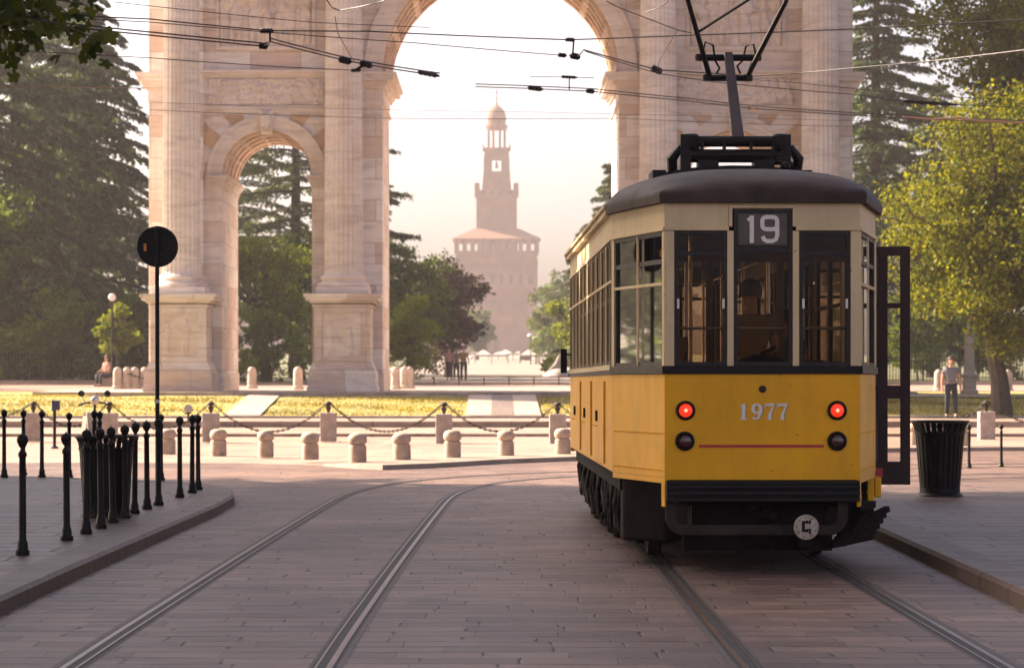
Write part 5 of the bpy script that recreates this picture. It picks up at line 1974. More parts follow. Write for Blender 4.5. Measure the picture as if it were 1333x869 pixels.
# iron railings of the park
def fence(label, x0, x1, y, z, h):
    t = thing('iron_fence', label, 'iron fence', (x0, y, z), group='iron park railings')
    L = x1 - x0
    r = MB()
    r.box(0, L, -0.02, 0.02, h * 0.90, h * 0.93)
    r.box(0, L, -0.02, 0.02, 0.12, 0.16)
    r.build('rail', M['iron'], t)
    p = MB()
    n = int(L / 0.14)
    for k in range(n + 1):
        x = L * k / n
        p.frustum(x, 0, 0.013, 0.013, 0.02, 0.013, 0.013, h * 0.97)
        p.frustum(x, 0, 0.02, 0.02, h * 0.97, 0.002, 0.002, h * 1.03)
    p.build('pickets', M['iron'], t)
    for k in range(int(L / 2.5) + 1):
        q = MB()
        q.box(k * 2.5 - 0.035, k * 2.5 + 0.035, -0.035, 0.035, 0, h)
        q.build('post', M['iron'], t)
    w = MB()
    w.box(0, L, -0.15, 0.15, -0.2, 0.1)
    w.build('plinth', M['step'], t)
    return t


fence('dark iron railing in front of the cedars on the left', xat(-60, 126), xat(330, 126), 126, 1.13, 1.36)
fence('dark iron railing behind the walking man on the right', xat(1130, 126), xat(1420, 126), 126, 1.10, 1.1)
# thin barrier across the main opening far behind
tb = thing('low_barrier', 'low thin rail barrier crossing the view under the main arch', 'barrier', (xat(500, 123), 123, 1.02))
mb = MB()
L = xat(760, 123) - xat(500, 123)
mb.tube([(0, 0, 0.36), (L, 0, 0.36)], 0.03, 6)
for k in range(9):
    mb.tube([(L * k / 8, 0, 0), (L * k / 8, 0, 0.36)], 0.03, 6)
mb.build('rail', M['dust'], tb)

# lamp posts
lp = thing('lamp_post', 'pale stone lamp post rising into the tree behind the walking man', 'lamp post', (xat(1262, 93), 93, 0.87))
mb = MB()
mb.lathe([(0.30, 0), (0.30, 0.12), (0.24, 0.16), (0.22, 0.55), (0.27, 0.60), (0.27, 0.66), (0.19, 0.72), (0.17, 0.95), (0.165, 2.0), (0.15, 2.15), (0.085, 2.2), (0.08, 6.4)], (0, 0, 0), 18)
mb.build('post', M['concrete'], lp, smooth=True)
mb = MB(); mb.lathe([(0.08, 6.4), (0.14, 6.45), (0.26, 6.9), (0.28, 6.95), (0.05, 7.2)], (0, 0, 0), 12); mb.build('lantern', M['globe'], lp, smooth=True)
lp = thing('park_lamp', 'small white globe lamp in front of the dark cedars left of the arch', 'lamp', (xat(146, 121), 121, 1.0))
mb = MB(); zt = zat(387, 121) - 1.0
mb.lathe([(0.12, 0), (0.1, 0.4), (0.05, 0.5), (0.04, zt - 0.15)], (0, 0, 0), 10); mb.build('post', M['iron'], lp, smooth=True)
mb = MB(); mb.lathe([(0.17 * math.cos(a) + 0.001, zt + 0.17 * math.sin(a)) for a in np.linspace(-1.5, 1.5, 10)], (0, 0, 0), 16); mb.build('globe', M['globe'], lp, smooth=True)
for k, (px, py, d) in enumerate(((604, 466, 300), (691, 437, 300), (698, 440, 300), (703, 442, 300))):
    z0 = float(np.interp(d, [p[0] for p in TERR], [p[1] for p in TERR]))
    lp = thing('park_lamp', ['distant twin-headed white park lamp against the copper beech', 'distant white park lamp, left of three by the castle', 'distant white park lamp, middle of three by the castle', 'distant white park lamp, right of three by the castle'][k], 'lamp', (xat(px, d), d + k, z0), group='distant park lamps')
    zt = zat(py, d) - z0
    mb = MB(); mb.tube([(0, 0, 0), (0, 0, zt)], 0.07, 6); mb.build('post', M['dust'], lp)
    mb = MB(); mb.lathe([(0.05, zt - 0.1), (0.38, zt), (0.3, zt + 0.2), (0.05, zt + 0.25)], (0, 0, 0), 10)
    if k == 0:
        mb.lathe([(0.05, zt - 0.1), (0.38, zt), (0.3, zt + 0.2), (0.05, zt + 0.25)], (0.8, 0, 0), 10)
    mb.build('globe', M['globe'], lp, smooth=True)

# small box on a post, floodlight, parked scooter behind the left bollards
d = 57.5
bp = thing('box_post', 'small dark blue box on a black post behind the left bollards', 'post', (xat(71, d), d, 0.05))
mb = MB(); mb.tube([(0, 0, 0), (0, 0, 0.82)], 0.035, 10); mb.lathe([(0.09, 0), (0.08, 0.03), (0.04, 0.05)], (0, 0, 0), 12); mb.build('post', M['iron'], bp, smooth=True)
mb = MB(); mb.box(-0.05, 0.11, -0.07, 0.07, 0.80, 0.98); mb.box(-0.06, 0.13, -0.085, 0.085, 0.981, 1.0); mb.build('box', M['blue'], bp, bevel=0.01)
d = 76
fl_ = thing('floodlight', 'little white-topped floodlight low on the lawn edge right of the sign pole', 'floodlight', (xat(245, d), d, 0.318))
mb = MB(); mb.tube([(0, 0, 0), (0, 0, 0.22)], 0.03, 8); mb.box(-0.10, 0.10, -0.03, 0.03, 0.16, 0.2); mb.build('bracket', M['iron'], fl_)
mb = MB(); mb.frustum(0, 0, 0.13, 0.10, 0.22, 0.08, 0.08, 0.42); mb.build('housing', M['white'], fl_, bevel=0.02)
d = 58
sc = thing('motor_scooter', 'parked motor scooter with silver headlamp half hidden behind the left bollards', 'motor scooter', (xat(121, d), d, 0.05), rz=0.25)
mb = MB()
for y in (-0.55, 0.62):
    mb.lathe([(0.12, -0.045), (0.20, -0.05), (0.23, -0.03), (0.235, 0), (0.23, 0.03), (0.20, 0.05), (0.12, 0.045)], (0, y, 0.235), 20, axis='x')
mb.build('wheels', M['iron'], sc, smooth=True)
mb = MB()
mb.add([(-0.15, -0.45, 0.30), (0.15, -0.45, 0.30), (0.18, -0.38, 0.75), (-0.18, -0.38, 0.75), (-0.15, -0.36, 0.28), (0.15, -0.36, 0.28), (0.18, -0.30, 0.76), (-0.18, -0.30, 0.76)],
       [(0, 1, 2, 3), (7, 6, 5, 4), (0, 4, 5, 1), (1, 5, 6, 2), (2, 6, 7, 3), (3, 7, 4, 0)])
mb.box(-0.14, 0.14, -0.34, 0.2, 0.26, 0.32)
mb.frustum(0, 0.50, 0.16, 0.36, 0.30, 0.12, 0.34, 0.66)
mb.build('bodywork', mat('scooter paint', (0.33, 0.26, 0.20), 0.35, coat=0.4), sc, bevel=0.03)
mb = MB(); mb.box(-0.13, 0.13, 0.16, 0.82, 0.665, 0.74); mb.build('seat', M['iron'], sc, bevel=0.03)
mb = MB()
mb.tube([(0, -0.5, 0.26), (0, -0.33, 0.92)], 0.03, 8)
mb.tube([(-0.32, -0.22, 0.90), (-0.14, -0.32, 0.95), (0.14, -0.32, 0.95), (0.32, -0.22, 0.90)], 0.02, 8)
mb.tube([(-0.2, -0.3, 0.95), (-0.26, -0.3, 1.10)], 0.008, 5)
mb.lathe([(0.01, -0.02), (0.07, 0), (0.01, 0.02)], (-0.27, -0.3, 1.14), 12, axis='y')
mb.tube([(0.2, -0.3, 0.95), (0.26, -0.3, 1.10)], 0.008, 5)
mb.lathe([(0.01, -0.02), (0.07, 0), (0.01, 0.02)], (0.27, -0.3, 1.14), 12, axis='y')
mb.build('handlebar', M['iron'], sc, smooth=True)
mb = MB(); mb.lathe([(0.02, -0.12), (0.08, -0.10), (0.10, -0.03), (0.09, 0.06), (0.03, 0.10)], (0, -0.36, 1.0), 18, axis='y'); mb.build('headlight', M['steel'], sc, smooth=True)

# marquees, board and statue in the hazy park
for k, (px, w_, py, d, lab) in enumerate(((636, 24, 464, 420, 'wide low white marquee in the hazy park left of the brown board'), (668, 20, 466, 410, 'middle white marquee directly left of the brown board'), (706, 22, 470, 380, 'white peaked marquee in the hazy park right of the brown board'), (640, 22, 474, 330, 'nearest low white awning in the park, left of centre'), (700, 24, 478, 320, 'nearest low white awning in the park, right of centre'))):
    z0 = float(np.interp(d, [p[0] for p in TERR], [p[1] for p in TERR]))
    t = thing('marquee', lab, 'marquee', (xat(px, d), d, z0), group='white marquees in the far park')
    hw = w_ * d / FPX
    h = zat(py, d) - z0
    h = max(h, 1.6)
    mb = MB()
    for j in range(2):
        cx = -hw / 2 + j * hw
        mb.frustum(cx, 0, hw / 2, 2.5, h * 0.62, 0.1, 0.1, h * (1.0 - 0.12 * j))
        mb.box(cx - hw / 2 + 0.01, cx + hw / 2 - 0.01, -2.5, 2.5, h * 0.5, h * 0.62)
    mb.build('canopy', M['white'], t)
    mb = MB()
    for x in (-hw, 0, hw):
        for y in (-2.4, 2.4):
            mb.tube([(x * 0.97, y, 0), (x * 0.97, y, h * 0.6)], 0.06, 6)
    mb.build('poles', M['white'], t)
d = 330
z0 = float(np.interp(d, [p[0] for p in TERR], [p[1] for p in TERR]))
nb = thing('notice_board', 'brown framed board standing between the white marquees in the park', 'board', (xat(684, d), d, z0))
h = zat(456, d) - z0
mb = MB()
for x in (-0.62, 0.62):
    mb.box(x - 0.07, x + 0.07, -0.08, 0.08, 0, h)
mb.box(-0.55, 0.55, -0.08, 0.08, h - 0.14, h - 0.002)
mb.build('frame', mat('pale frame', (0.42, 0.30, 0.24), 0.7), nb)
mb = MB(); mb.box(-0.55, 0.55, -0.04, 0.04, h * 0.25, h - 0.145); mb.build('board', mat('brown panel', (0.20, 0.13, 0.10), 0.8), nb)
# ------------------------------------------------------------------ PEOPLE
def skin(name, joints, edges, m, parent=None, root=0, sub=1):
    names = list(joints)
    me = bpy.data.meshes.new(name)
    me.from_pydata([joints[k][:3] for k in names], [(names.index(a), names.index(b)) for a, b in edges], [])
    me.materials.append(m)
    o = bpy.data.objects.new(name, me)
    C.objects.link(o)
    if parent:
        o.parent = parent
    o.modifiers.new("skin", 'SKIN').use_smooth_shade = True
    for i, k in enumerate(names):
        r = joints[k][3]
        me.skin_vertices[0].data[i].radius = (r, joints[k][4] if len(joints[k]) > 4 else r)
        me.skin_vertices[0].data[i].use_root = (i == root)
    s = o.modifiers.new("sub", 'SUBSURF')
    s.levels = s.render_levels = sub
    return o


def person(label, loc, rz, pose='walk', shirt='tee', trousers='jeans', fingers=True, group=None, scale=1.0, hair='hair'):
    t = thing('person', label, 'person', loc, rz, group)
    t.scale = (scale,) * 3
    sit = pose == 'sit'
    J = {'pelvis': (0, 0, 0.95, .135, .11), 'belly': (0, 0, 1.10, .13, .10), 'chest': (0, 0.01, 1.28, .155, .11), 'collar': (0, 0.01, 1.41, .11, .08), 'neck': (0, -0.005, 1.50, .052)}
    J['jaw'] = (0, -0.03, 1.575, .066, .070)
    J['head'] = (0, -0.012, 1.64, .078, .090)
    J['crown'] = (0, 0.0, 1.70, .066, .078)
    E = [('pelvis', 'belly'), ('belly', 'chest'), ('chest', 'collar'), ('collar', 'neck'), ('neck', 'jaw'), ('jaw', 'head'), ('head', 'crown')]
    for s, n in ((-1, 'l'), (1, 'r')):
        sw = s if pose == 'walk' else 0
        J['sh' + n] = (s * 0.185, 0.01, 1.405, .064)
        if sit:
            J['el' + n] = (s * 0.23, -0.06, 1.14, .045)
            J['wr' + n] = (s * 0.17, -0.30, 1.06, .031)
            dirv = Vector((-s * 0.25, -1, -0.1)).normalized()
        else:
            J['el' + n] = (s * 0.245, 0.03 - 0.02 * sw, 1.13, .045)
            J['wr' + n] = (s * 0.262, -0.05 - 0.05 * sw, 0.89, .031)
            dirv = Vector((-s * 0.05, -0.22, -1)).normalized()
        w = Vector(J['wr' + n][:3])
        J['pa' + n] = (*(w + dirv * 0.075), .038, .022)
        E += [('chest', 'sh' + n), ('sh' + n, 'el' + n), ('el' + n, 'wr' + n), ('wr' + n, 'pa' + n)]
        if fingers:
            fw = Vector((0, 1, 0)) if not sit else Vector((1, 0, 0))
            for f, (off, ln) in enumerate(((-0.028, .070), (-0.009, .080), (0.010, .074), (0.028, .058))):
                p0 = w + dirv * 0.11 + fw * off
                p1 = p0 + dirv * ln * 0.55 + Vector((-s * 0.006, 0, 0))
                p2 = p1 + (dirv + Vector((-s * 0.5, 0, 0))).normalized() * ln * 0.5
                J[f'f{f}a' + n] = (*p0, .0095)
                J[f'f{f}b' + n] = (*p1, .0085)
                J[f'f{f}c' + n] = (*p2, .007)
                E += [('pa' + n, f'f{f}a' + n), (f'f{f}a' + n, f'f{f}b' + n), (f'f{f}b' + n, f'f{f}c' + n)]
            q0 = w + dirv * 0.05 - fw * 0.045
            q1 = q0 + dirv * 0.045 - fw * 0.016
            J['t0' + n] = (*q0, .011)
            J['t1' + n] = (*q1, .009)
            E += [('wr' + n, 't0' + n), ('t0' + n, 't1' + n)]
        J['hip' + n] = (s * 0.092, 0, 0.90, .092, .095)
        if sit:
            J['kn' + n] = (s * 0.12, -0.42, 0.92, .064)
            J['an' + n] = (s * 0.12, -0.40, 0.50, .042)
            J['to' + n] = (s * 0.13, -0.56, 0.44, .036)
        else:
            J['kn' + n] = (s * 0.105, -0.02 - 0.07 * (sw > 0), 0.50, .062)
            J['an' + n] = (s * 0.11, 0.03 - 0.12 * (sw > 0) + 0.10 * (sw < 0), 0.09, .042)
            J['to' + n] = (s * 0.125, -0.12 - 0.13 * (sw > 0) + 0.08 * (sw < 0), 0.038, .036)
        E += [('pelvis', 'hip' + n), ('hip' + n, 'kn' + n), ('kn' + n, 'an' + n), ('an' + n, 'to' + n)]
    b = skin('body', J, E, M['skin'], t)
    g = lambda k, dr: (*J[k][:3], J[k][3] + dr, (J[k][4] if len(J[k]) > 4 else J[k][3]) + dr)
    K = {k: g(k, .016) for k in ('pelvis', 'belly', 'chest', 'collar')}
    K['pelvis'] = (0, 0, 0.92, .155, .125)
    EE = [('pelvis', 'belly'), ('belly', 'chest'), ('chest', 'collar')]
    for n in 'lr':
        K['sh' + n] = g('sh' + n, .014)
        a, c = Vector(J['sh' + n][:3]), Vector(J['el' + n][:3])
        m_ = a.lerp(c, 0.62)
        K['sl' + n] = (*m_, .066)
        EE += [('chest', 'sh' + n), ('sh' + n, 'sl' + n)]
    skin('shirt', K, EE, M[shirt], t)
    K = {'pelvis': (0, 0, 0.93, .148, .122)}
    EE = []
    for n in 'lr':
        for k, dr in (('hip', .014), ('kn', .016), ('an', .026)):
            K[k + n] = g(k + n, dr)
        EE += [('pelvis', 'hip' + n), ('hip' + n, 'kn' + n), ('kn' + n, 'an' + n)]
    skin('trousers', K, EE, M[trousers], t)
    for n in 'lr':
        a, c = Vector(J['an' + n][:3]), Vector(J['to' + n][:3])
        skin('shoe', {'a': (*(a - Vector((0, -0.03, 0.045))), .047), 'b': (*((a + c) / 2 - Vector((0, 0, 0.015))), .048), 'c': (*(c + Vector((0, -0.02, 0.002))), .042)}, [('a', 'b'), ('b', 'c')], M['shoe'], t)
    h = MB()
    vs = []
    prof_ = [(0.098, 1.615), (0.103, 1.66), (0.095, 1.71), (0.07, 1.75), (0.03, 1.772), (0.002, 1.775)]
    h.lathe(prof_, (0, 0.012, 0), 18, rfun=lambda a, z: 1.08 if math.sin(a) > -0.3 else (1.02 if z > 1.69 else 0.72))
    h.build('hair', M[hair], t, smooth=True)
    f = MB()
    f.add([(-0.012, -0.095, 1.60), (0.012, -0.095, 1.60), (0, -0.122, 1.603), (0, -0.098, 1.645)], [(0, 1, 2), (0, 2, 3), (1, 3, 2)])
    for s in (-1, 1):
        f.lathe([(0.002, -0.01), (0.016, 0.0), (0.02, 0.02), (0.012, 0.03)], (s * 0.085, 0, 1.615), 8, axis='x')
    f.build('nose_and_ears', M['skin'], t, smooth=True)
    f = MB()
    for s in (-1, 1):
        f.lathe([(0.011, -0.104), (0.009, -0.108), (0.002, -0.110)], (s * 0.032, 0, 1.645), 10, axis='y')
        f.box(s * 0.034 - 0.02, s * 0.034 + 0.02, -0.106, -0.09, 1.668, 1.675)
    f.box(-0.024, 0.024, -0.101, -0.09, 1.566, 1.573)
    f.build('eyes_and_mouth', M['hair'], t)
    return t


person('man in grey tee shirt and dark jeans walking behind the right litter bin', at(1238, 543.5, 77.2), 0.0, 'walk', scale=0.965)
person('seated passenger in a tan jacket seen through the middle tram window', Vector((2.17, 23.55, 0.80)), math.pi, 'sit', 'tan', fingers=False, scale=0.93)
person('seated passenger in grey deep inside the tram on its right side', Vector((2.85, 27.3, 0.72)), math.pi, 'sit', 'tee', fingers=False, scale=0.88)
person('seated passenger in tan deep inside the tram on its left side', Vector((1.45, 27.4, 0.72)), math.pi, 'sit', 'tan', fingers=False, scale=0.84)
person('seated passenger in a pink shirt behind the left end window of the tram', Vector((1.56, 25.05, 0.72)), math.pi, 'sit', 'pink', fingers=False, scale=0.86)
zg = lambda d: float(np.interp(d, [103.9, 124, 124.4] + [p[0] for p in TERR[1:]], [0.9, 1.02, 1.1] + [p[1] for p in TERR[1:]]))
for px, d, sh, lab in ((585, 150, 'pink', 'distant standing person in a pink top, left of two by the copper beech'), (594, 152, 'tee', 'distant standing person in a grey top, right of two by the copper beech'), (603.5, 140, 'tan', 'distant person in a tan top alone below the copper beech')):
    person(lab, Vector((xat(px, d), d, zg(d) - 0.002)), 0.3 * math.sin(px), 'stand', sh, fingers=False, group='people far off in the park')
d = 118
person('person in a pale top sitting low by the railing left of the arch', Vector((xat(139, d), d, 0.98 - 0.42)), -0.8, 'sit', 'pink', fingers=False)
sb = thing('kerb_stone', 'low stone block the seated person rests on beside the railing', 'stone block', (xat(139, d), d + 0.05, 0.97))
mb = MB(); mb.box(-0.3, 0.3, -0.1, 0.35, 0, 0.42); mb.build('block', M['step'], sb, bevel=0.03)
# white statue by the right trees
d = 170
st = thing('white_statue', 'white leaning statue on a low mound to the right under the main arch', 'statue', (xat(727, d), d, zg(d)))
skin('figure', {'p': (0, 0, 0.75, .2), 'c': (0.1, 0, 1.15, .2), 'n': (0.2, 0, 1.4, .08), 'h': (0.24, 0, 1.55, .12), 'a': (0.45, 0, 1.35, .06), 'b': (0.6, 0, 1.75, .05), 'k': (-0.35, 0, 0.5, .14), 'f': (-0.6, 0, 0.3, .1), 'e': (-0.15, 0, 0.95, .06), 'w': (-0.3, 0, 0.65, .05), 'k2': (0.25, 0, 0.45, .13)},
     [('p', 'c'), ('c', 'n'), ('n', 'h'), ('c', 'a'), ('a', 'b'), ('p', 'k'), ('k', 'f'), ('c', 'e'), ('e', 'w'), ('p', 'k2')], M['white'], st, sub=2)
mb = MB(); mb.lathe([(1.0, -0.1), (0.85, 0.15), (0.55, 0.38), (0.2, 0.5)], (0, 0, 0), 18, rfun=lambda a, z: 1 + 0.12 * math.sin(3 * a)); mb.build('mound', M['white'], st, smooth=True)

# ------------------------------------------------------------------ OVERHEAD WIRES
WZ = 5.62


def wpt(px, py):
    d = (WZ - CAMZ) * FPX / (HY - py)
    return at(px, py, d)


def wire(label, pts, r=0.010, fit=(), m='wire', cat='overhead wire', double=False):
    P3 = [wpt(*p) for p in pts]
    mbs = MB()
    dense = []
    for a, b in zip(P3[:-1], P3[1:]):
        n = 7
        L = (b - a).length
        for k in range(n):
            t = k / n
            dense.append(a.lerp(b, t) - Vector((0, 0, min(0.05, 0.0008 * L * L) * 4 * t * (1 - t))))
    dense.append(P3[-1])
    mbs.tube(dense, r * 0.75, 6)
    if double:
        mbs.tube([p + Vector((0, 0.12, 0.05)) for p in dense], r * 0.75, 6)
    o = mbs.build('overhead_wire', M[m], None, smooth=True)
    tag(o, label, cat, 'overhead tram wires')
    for (x, y, x2, y2, rr) in fit:
        f = MB()
        a, b = wpt(x, y), wpt(x2, y2)
        n = 9
        f.tube([a.lerp(b, k / n) for k in range(n + 1)], [rr * (0.6 if k in (0, n) else (1.25 if k % 2 else 0.8)) for k in range(n + 1)], 8)
        f.build('insulator', M['iron'], o, smooth=True)
    return o


def hang(o, p, q, r=0.012):
    f = MB()
    f.tube([wpt(*p), at(*q, wpt(*p).y)], r, 6)
    f.build('hanger', M['iron'], o)


w1 = wire('upper span wire crossing the top of the whole arch with two clamps', [(-40, 14), (195, 25), (347, 40), (480, 41), (741, 52), (900, 46), (1109, 38), (1360, 24)], 0.011, ((338, 40, 356, 40.5, 0.03), (736, 51.5, 748, 52, 0.025)))
hang(w1, (351.5, 40), (351.5, 54)); hang(w1, (747, 52), (745.5, 72))
wire('second span wire just below the topmost long one on the left', [(-40, 16), (195, 29), (540, 56), (729, 72)], 0.008, ((727, 71.5, 737, 72.5, 0.025),))
w2 = wire('heavy contact wire with a kinked clamp slanting down across the left of the arch', [(-30, 22), (195, 46), (340, 60), (349, 59), (352, 54), (360, 56.5), (450, 79), (512, 90), (572, 99)], 0.013, ((338, 59.5, 348, 60.5, 0.035), (443, 77, 456, 80.5, 0.04), (470, 82, 484, 86, 0.035), (545, 94, 571, 99, 0.03)), double=True)
hang(w2, (477, 83), (462, 92), 0.02)
wire('thin wire passing below the heavy contact wire over the left column', [(-40, 62), (195, 75.5), (363, 87), (468, 92)], 0.008, ((457, 92, 470, 91.5, 0.022),))
wire('bright sunlit wire against the cedars left of the arch', [(-40, 110.5), (190, 115)], 0.010, m='copper')
wire('fine straight wire low across the whole arch', [(195, 143), (509, 154), (808, 154), (1109, 165), (1360, 170)], 0.006)
wire('very fine wire halfway up the arch', [(195, 133), (509, 143), (700, 146), (880, 150), (1360, 160)], 0.004)
wire('thin pale wire high above the left of the arch', [(150, 3), (409, 29.5), (560, 36)], 0.006)
w3 = wire('heavy contact wire with an angled clamp from mid arch to the right', [(741, 72), (752, 74), (760, 65), (856, 91), (980, 99), (1046, 95), (1109, 89), (1209, 80), (1360, 62)], 0.012, ((744, 72.5, 754, 74.5, 0.035), (850, 89, 860, 93.5, 0.04)))
wire('second strand of the contact wire behind the right of the arch', [(762, 67), (858, 96), (930, 107), (1109, 123), (1183, 133), (1360, 141)], 0.009, ((1176, 132, 1245, 136.5, 0.028),))
w4 = wire('clamped contact wire passing over the castle tower to bright fittings', [(619, 113), (682, 115), (771, 119), (900, 132), (978, 141), (1109, 150), (1246, 157), (1360, 161)], 0.011, ((688, 114, 706, 116.5, 0.032), (764, 118, 773, 119.5, 0.03)), double=True)
f = MB(); f.tube([wpt(1176, 152), wpt(1215, 155), wpt(1246, 153.5), wpt(1275, 157), wpt(1345, 160)], [0.010, 0.016, 0.020, 0.018, 0.012], 8); f.build('bright_sleeve', M['copper'], w4, smooth=True)
f = MB(); f.tube([wpt(976, 140.5), wpt(984, 142)], 0.035, 8); f.build('bright_clamp', M['copper'], w4, smooth=True)
w5 = wire('short thin wire with a cross hanger over the dome of the tower', [(690, 100), (742, 100.5), (773, 101.5)], 0.007, ((731, 100, 751, 101, 0.02),))
hang(w5, (741, 100.5), (741, 117), 0.009)
wire('fine wire between the contact wires over the right side opening', [(880, 96), (1040, 108), (1200, 124), (1360, 132)], 0.006)
wire('slack tie wire slanting over the second right column', [(790, 2), (805, 10), (842, 24), (884, 40), (900, 43)], 0.008)
wire('curving drop wire down the third column', [(882, 39), (868, 62), (858, 80), (856, 90)], 0.007)
wire('short tie wire at the top right of the main arch', [(842, 16), (856, 11), (866, 5), (874, -4)], 0.010)
wire('slack tie wire at the top left of the main arch', [(424, -2), (432, 10), (442, 14), (470, 9), (501, 1)], 0.009)
wire('curving drop wire down the second column', [(436, 22), (440, 44), (450, 62), (461, 80)], 0.007)

# ------------------------------------------------------------------ TREES
def leaves(P, size, aspect, flat=0.0, droop=None, rng=RNG):
    """one folded diamond per point"""
    n = len(P)
    nrm = rng.normal(size=(n, 3))
    nrm[:, 2] = nrm[:, 2] * (1 - flat) + flat * 2.5
    nrm /= np.linalg.norm(nrm, axis=1, keepdims=True)
    u = np.cross(nrm, rng.normal(size=(n, 3)))
    if droop is not None:
        u = droop + rng.normal(size=(n, 3)) * 0.35
    u /= np.linalg.norm(u, axis=1, keepdims=True) + 1e-9
    v = np.cross(nrm, u)
    v /= np.linalg.norm(v, axis=1, keepdims=True) + 1e-9
    s = size * rng.uniform(0.6, 1.3, (n, 1))
    V = np.stack([P - u * s * .5, P + v * s * aspect * .5 + u * s * 0.05, P + u * s * .5, P - v * s * aspect * .5 + u * s * 0.05], 1)
    return V.reshape(-1, 3)


def quads(V):
    return np.arange(len(V)).reshape(-1, 4)


TREE_ID = 0


def broad_tree(name, label, loc, H, trunk, crown_c, crown_r, nl, leaf, m, group=None, lobes=26, seed=None, tr=0.22, cat='tree', keep=0.86):
    """trunk with limbs, crown of leaf clumps on uneven lobes"""
    global TREE_ID
    TREE_ID += 1
    rg = np.random.default_rng(seed or 100 + TREE_ID)
    t = thing(name, label, cat, loc, group=group)
    cc, cr = np.array(crown_c, float), np.array(crown_r, float)
    L = []
    for k in range(lobes):
        dv = rg.normal(size=3)
        dv /= np.linalg.norm(dv)
        rad = rg.uniform(0.35, 0.88)
        L.append((cc + dv * cr * rad, rg.uniform(0.26, 0.42) * cr.mean()))
    tk = MB()
    tb = rg.uniform(-0.25, 0.25, 2)
    ttop = np.array([cc[0] * 0.4 + tb[0], cc[1] * 0.4 + tb[1], trunk])
    tk.tube([(0, 0, -0.2), (ttop[0] * 0.3, ttop[1] * 0.3, trunk * 0.45), tuple(ttop), tuple(ttop * 0.5 + cc * 0.5), tuple(cc + cr * np.array([0, 0, 0.5]))], [tr * 1.35, tr, tr * 0.85, tr * 0.55, tr * 0.15], 9)
    for c, r in L:
        s = rg.uniform(0, 0.8)
        a = ttop * (1 - s) + cc * s
        mid = (a + c) / 2 + rg.normal(size=3) * 0.12 * cr
        tk.tube([tuple(a), tuple(mid), tuple(c), tuple(c + (c - a) * 0.25)], [tr * 0.34, tr * 0.22, tr * 0.10, tr * 0.03], 6)
    tk.build('trunk', M['bark'], t, smooth=True)
    per = nl // lobes
    pts = []
    for c, r in L:
        ncl = 24
        d = rg.normal(size=(ncl, 3))
        d /= np.linalg.norm(d, axis=1, keepdims=True)
        cl = c + d * r * rg.uniform(0.45, 1.08, (ncl, 1)) * np.array([1.1, 1.1, 0.8])
        k = rg.integers(0, ncl, per)
        p = cl[k] + rg.normal(size=(per, 3)) * r * np.array([.17, .17, .11])
        pts.append(p)
    P_ = np.concatenate(pts)
    V = leaves(P_, leaf, 0.62, flat=0.25, rng=rg)
    arr_obj('crown', V, quads(V), m, t)
    return t


def cedar(name, label, loc, H, rad, m, nb=70, per=170, group=None, droop=0.18, size=0.42, z0=1.0, seed=None, tr=0.45, top=0.12, cat='tree'):
    """conifer with flat drooping boughs in tiers"""
    global TREE_ID
    TREE_ID += 1
    rg = np.random.default_rng(seed or 300 + TREE_ID)
    t = thing(name, label, cat, loc, group=group)
    tk = MB()
    tk.tube([(0, 0, -0.2), (0, 0, H * 0.5), (0, 0, H)], [tr, tr * 0.6, 0.04], 8)
    allP, allU = [], []
    for k in range(nb):
        f = (k + rg.uniform(0, 1)) / nb
        z = z0 + (H - z0) * f ** 0.9
        L = rad * ((1 - f) ** 0.75 * (1 - top) + top) * rg.uniform(0.65, 1.12)
        a = k * 2.399 + rg.uniform(-0.4, 0.4)
        dr = np.array([math.cos(a), math.sin(a), 0])
        sd = np.array([-dr[1], dr[0], 0])
        rise = rg.uniform(-0.02, 0.16)
        tip = []
        for q in np.linspace(0, 1, 6):
            tip.append(dr * L * q + np.array([0, 0, z + L * (rise * q - droop * q * q * 1.6)]))
        tk.tube([tuple(p) for p in tip], [0.09 * L / rad + 0.02 - 0.015 * i * L / rad for i in range(6)], 5)
        n = int(per * (0.35 + L / rad))
        q = rg.beta(1.7, 1.1, n)
        wdt = 0.30 * L * np.sin(np.clip(q * 1.05 + 0.12, 0, 1) * math.pi) ** 0.7 + 0.1
        # side twigs: points bunch along them
        tw = np.round(q * 14) / 14 + rg.normal(0, 0.012, n)
        s = rg.uniform(-1, 1, n)
        off = s * wdt
        base = dr[None] * (L * (tw + 0.10 * np.abs(s)))[:, None] + sd[None] * off[:, None]
        zz = z + L * (rise * tw - droop * tw * tw * 1.6) - 0.22 * np.abs(off) - np.abs(rg.normal(0, 0.10 + 0.05 * L / rad, n))
        allP.append(np.stack([base[:, 0], base[:, 1], zz], 1))
        U = dr[None] * 0.6 + sd[None] * np.sign(s)[:, None] * 0.8 + np.array([0, 0, -0.55])[None]
        allU.append(U)
    tk.build('trunk', M['bark'], t, smooth=True)
    P_, U_ = np.concatenate(allP), np.concatenate(allU)
    V = leaves(P_, size, 0.30, flat=0.5, droop=U_, rng=rg)
    arr_obj('crown', V, quads(V), m, t)
    return t


def shrub(name, label, loc, r, h, m, nl=5000, leaf=0.2, group=None, cat='shrub', seed=None):
    return broad_tree(name, label, loc, h, h * 0.25, (0, 0, h * 0.5), (r, r * 0.9, h * 0.52), nl, leaf, m, group, lobes=16, seed=seed, tr=0.06, cat=cat)


def gz(d):
    return zg(d) if d > 104 else 0.88


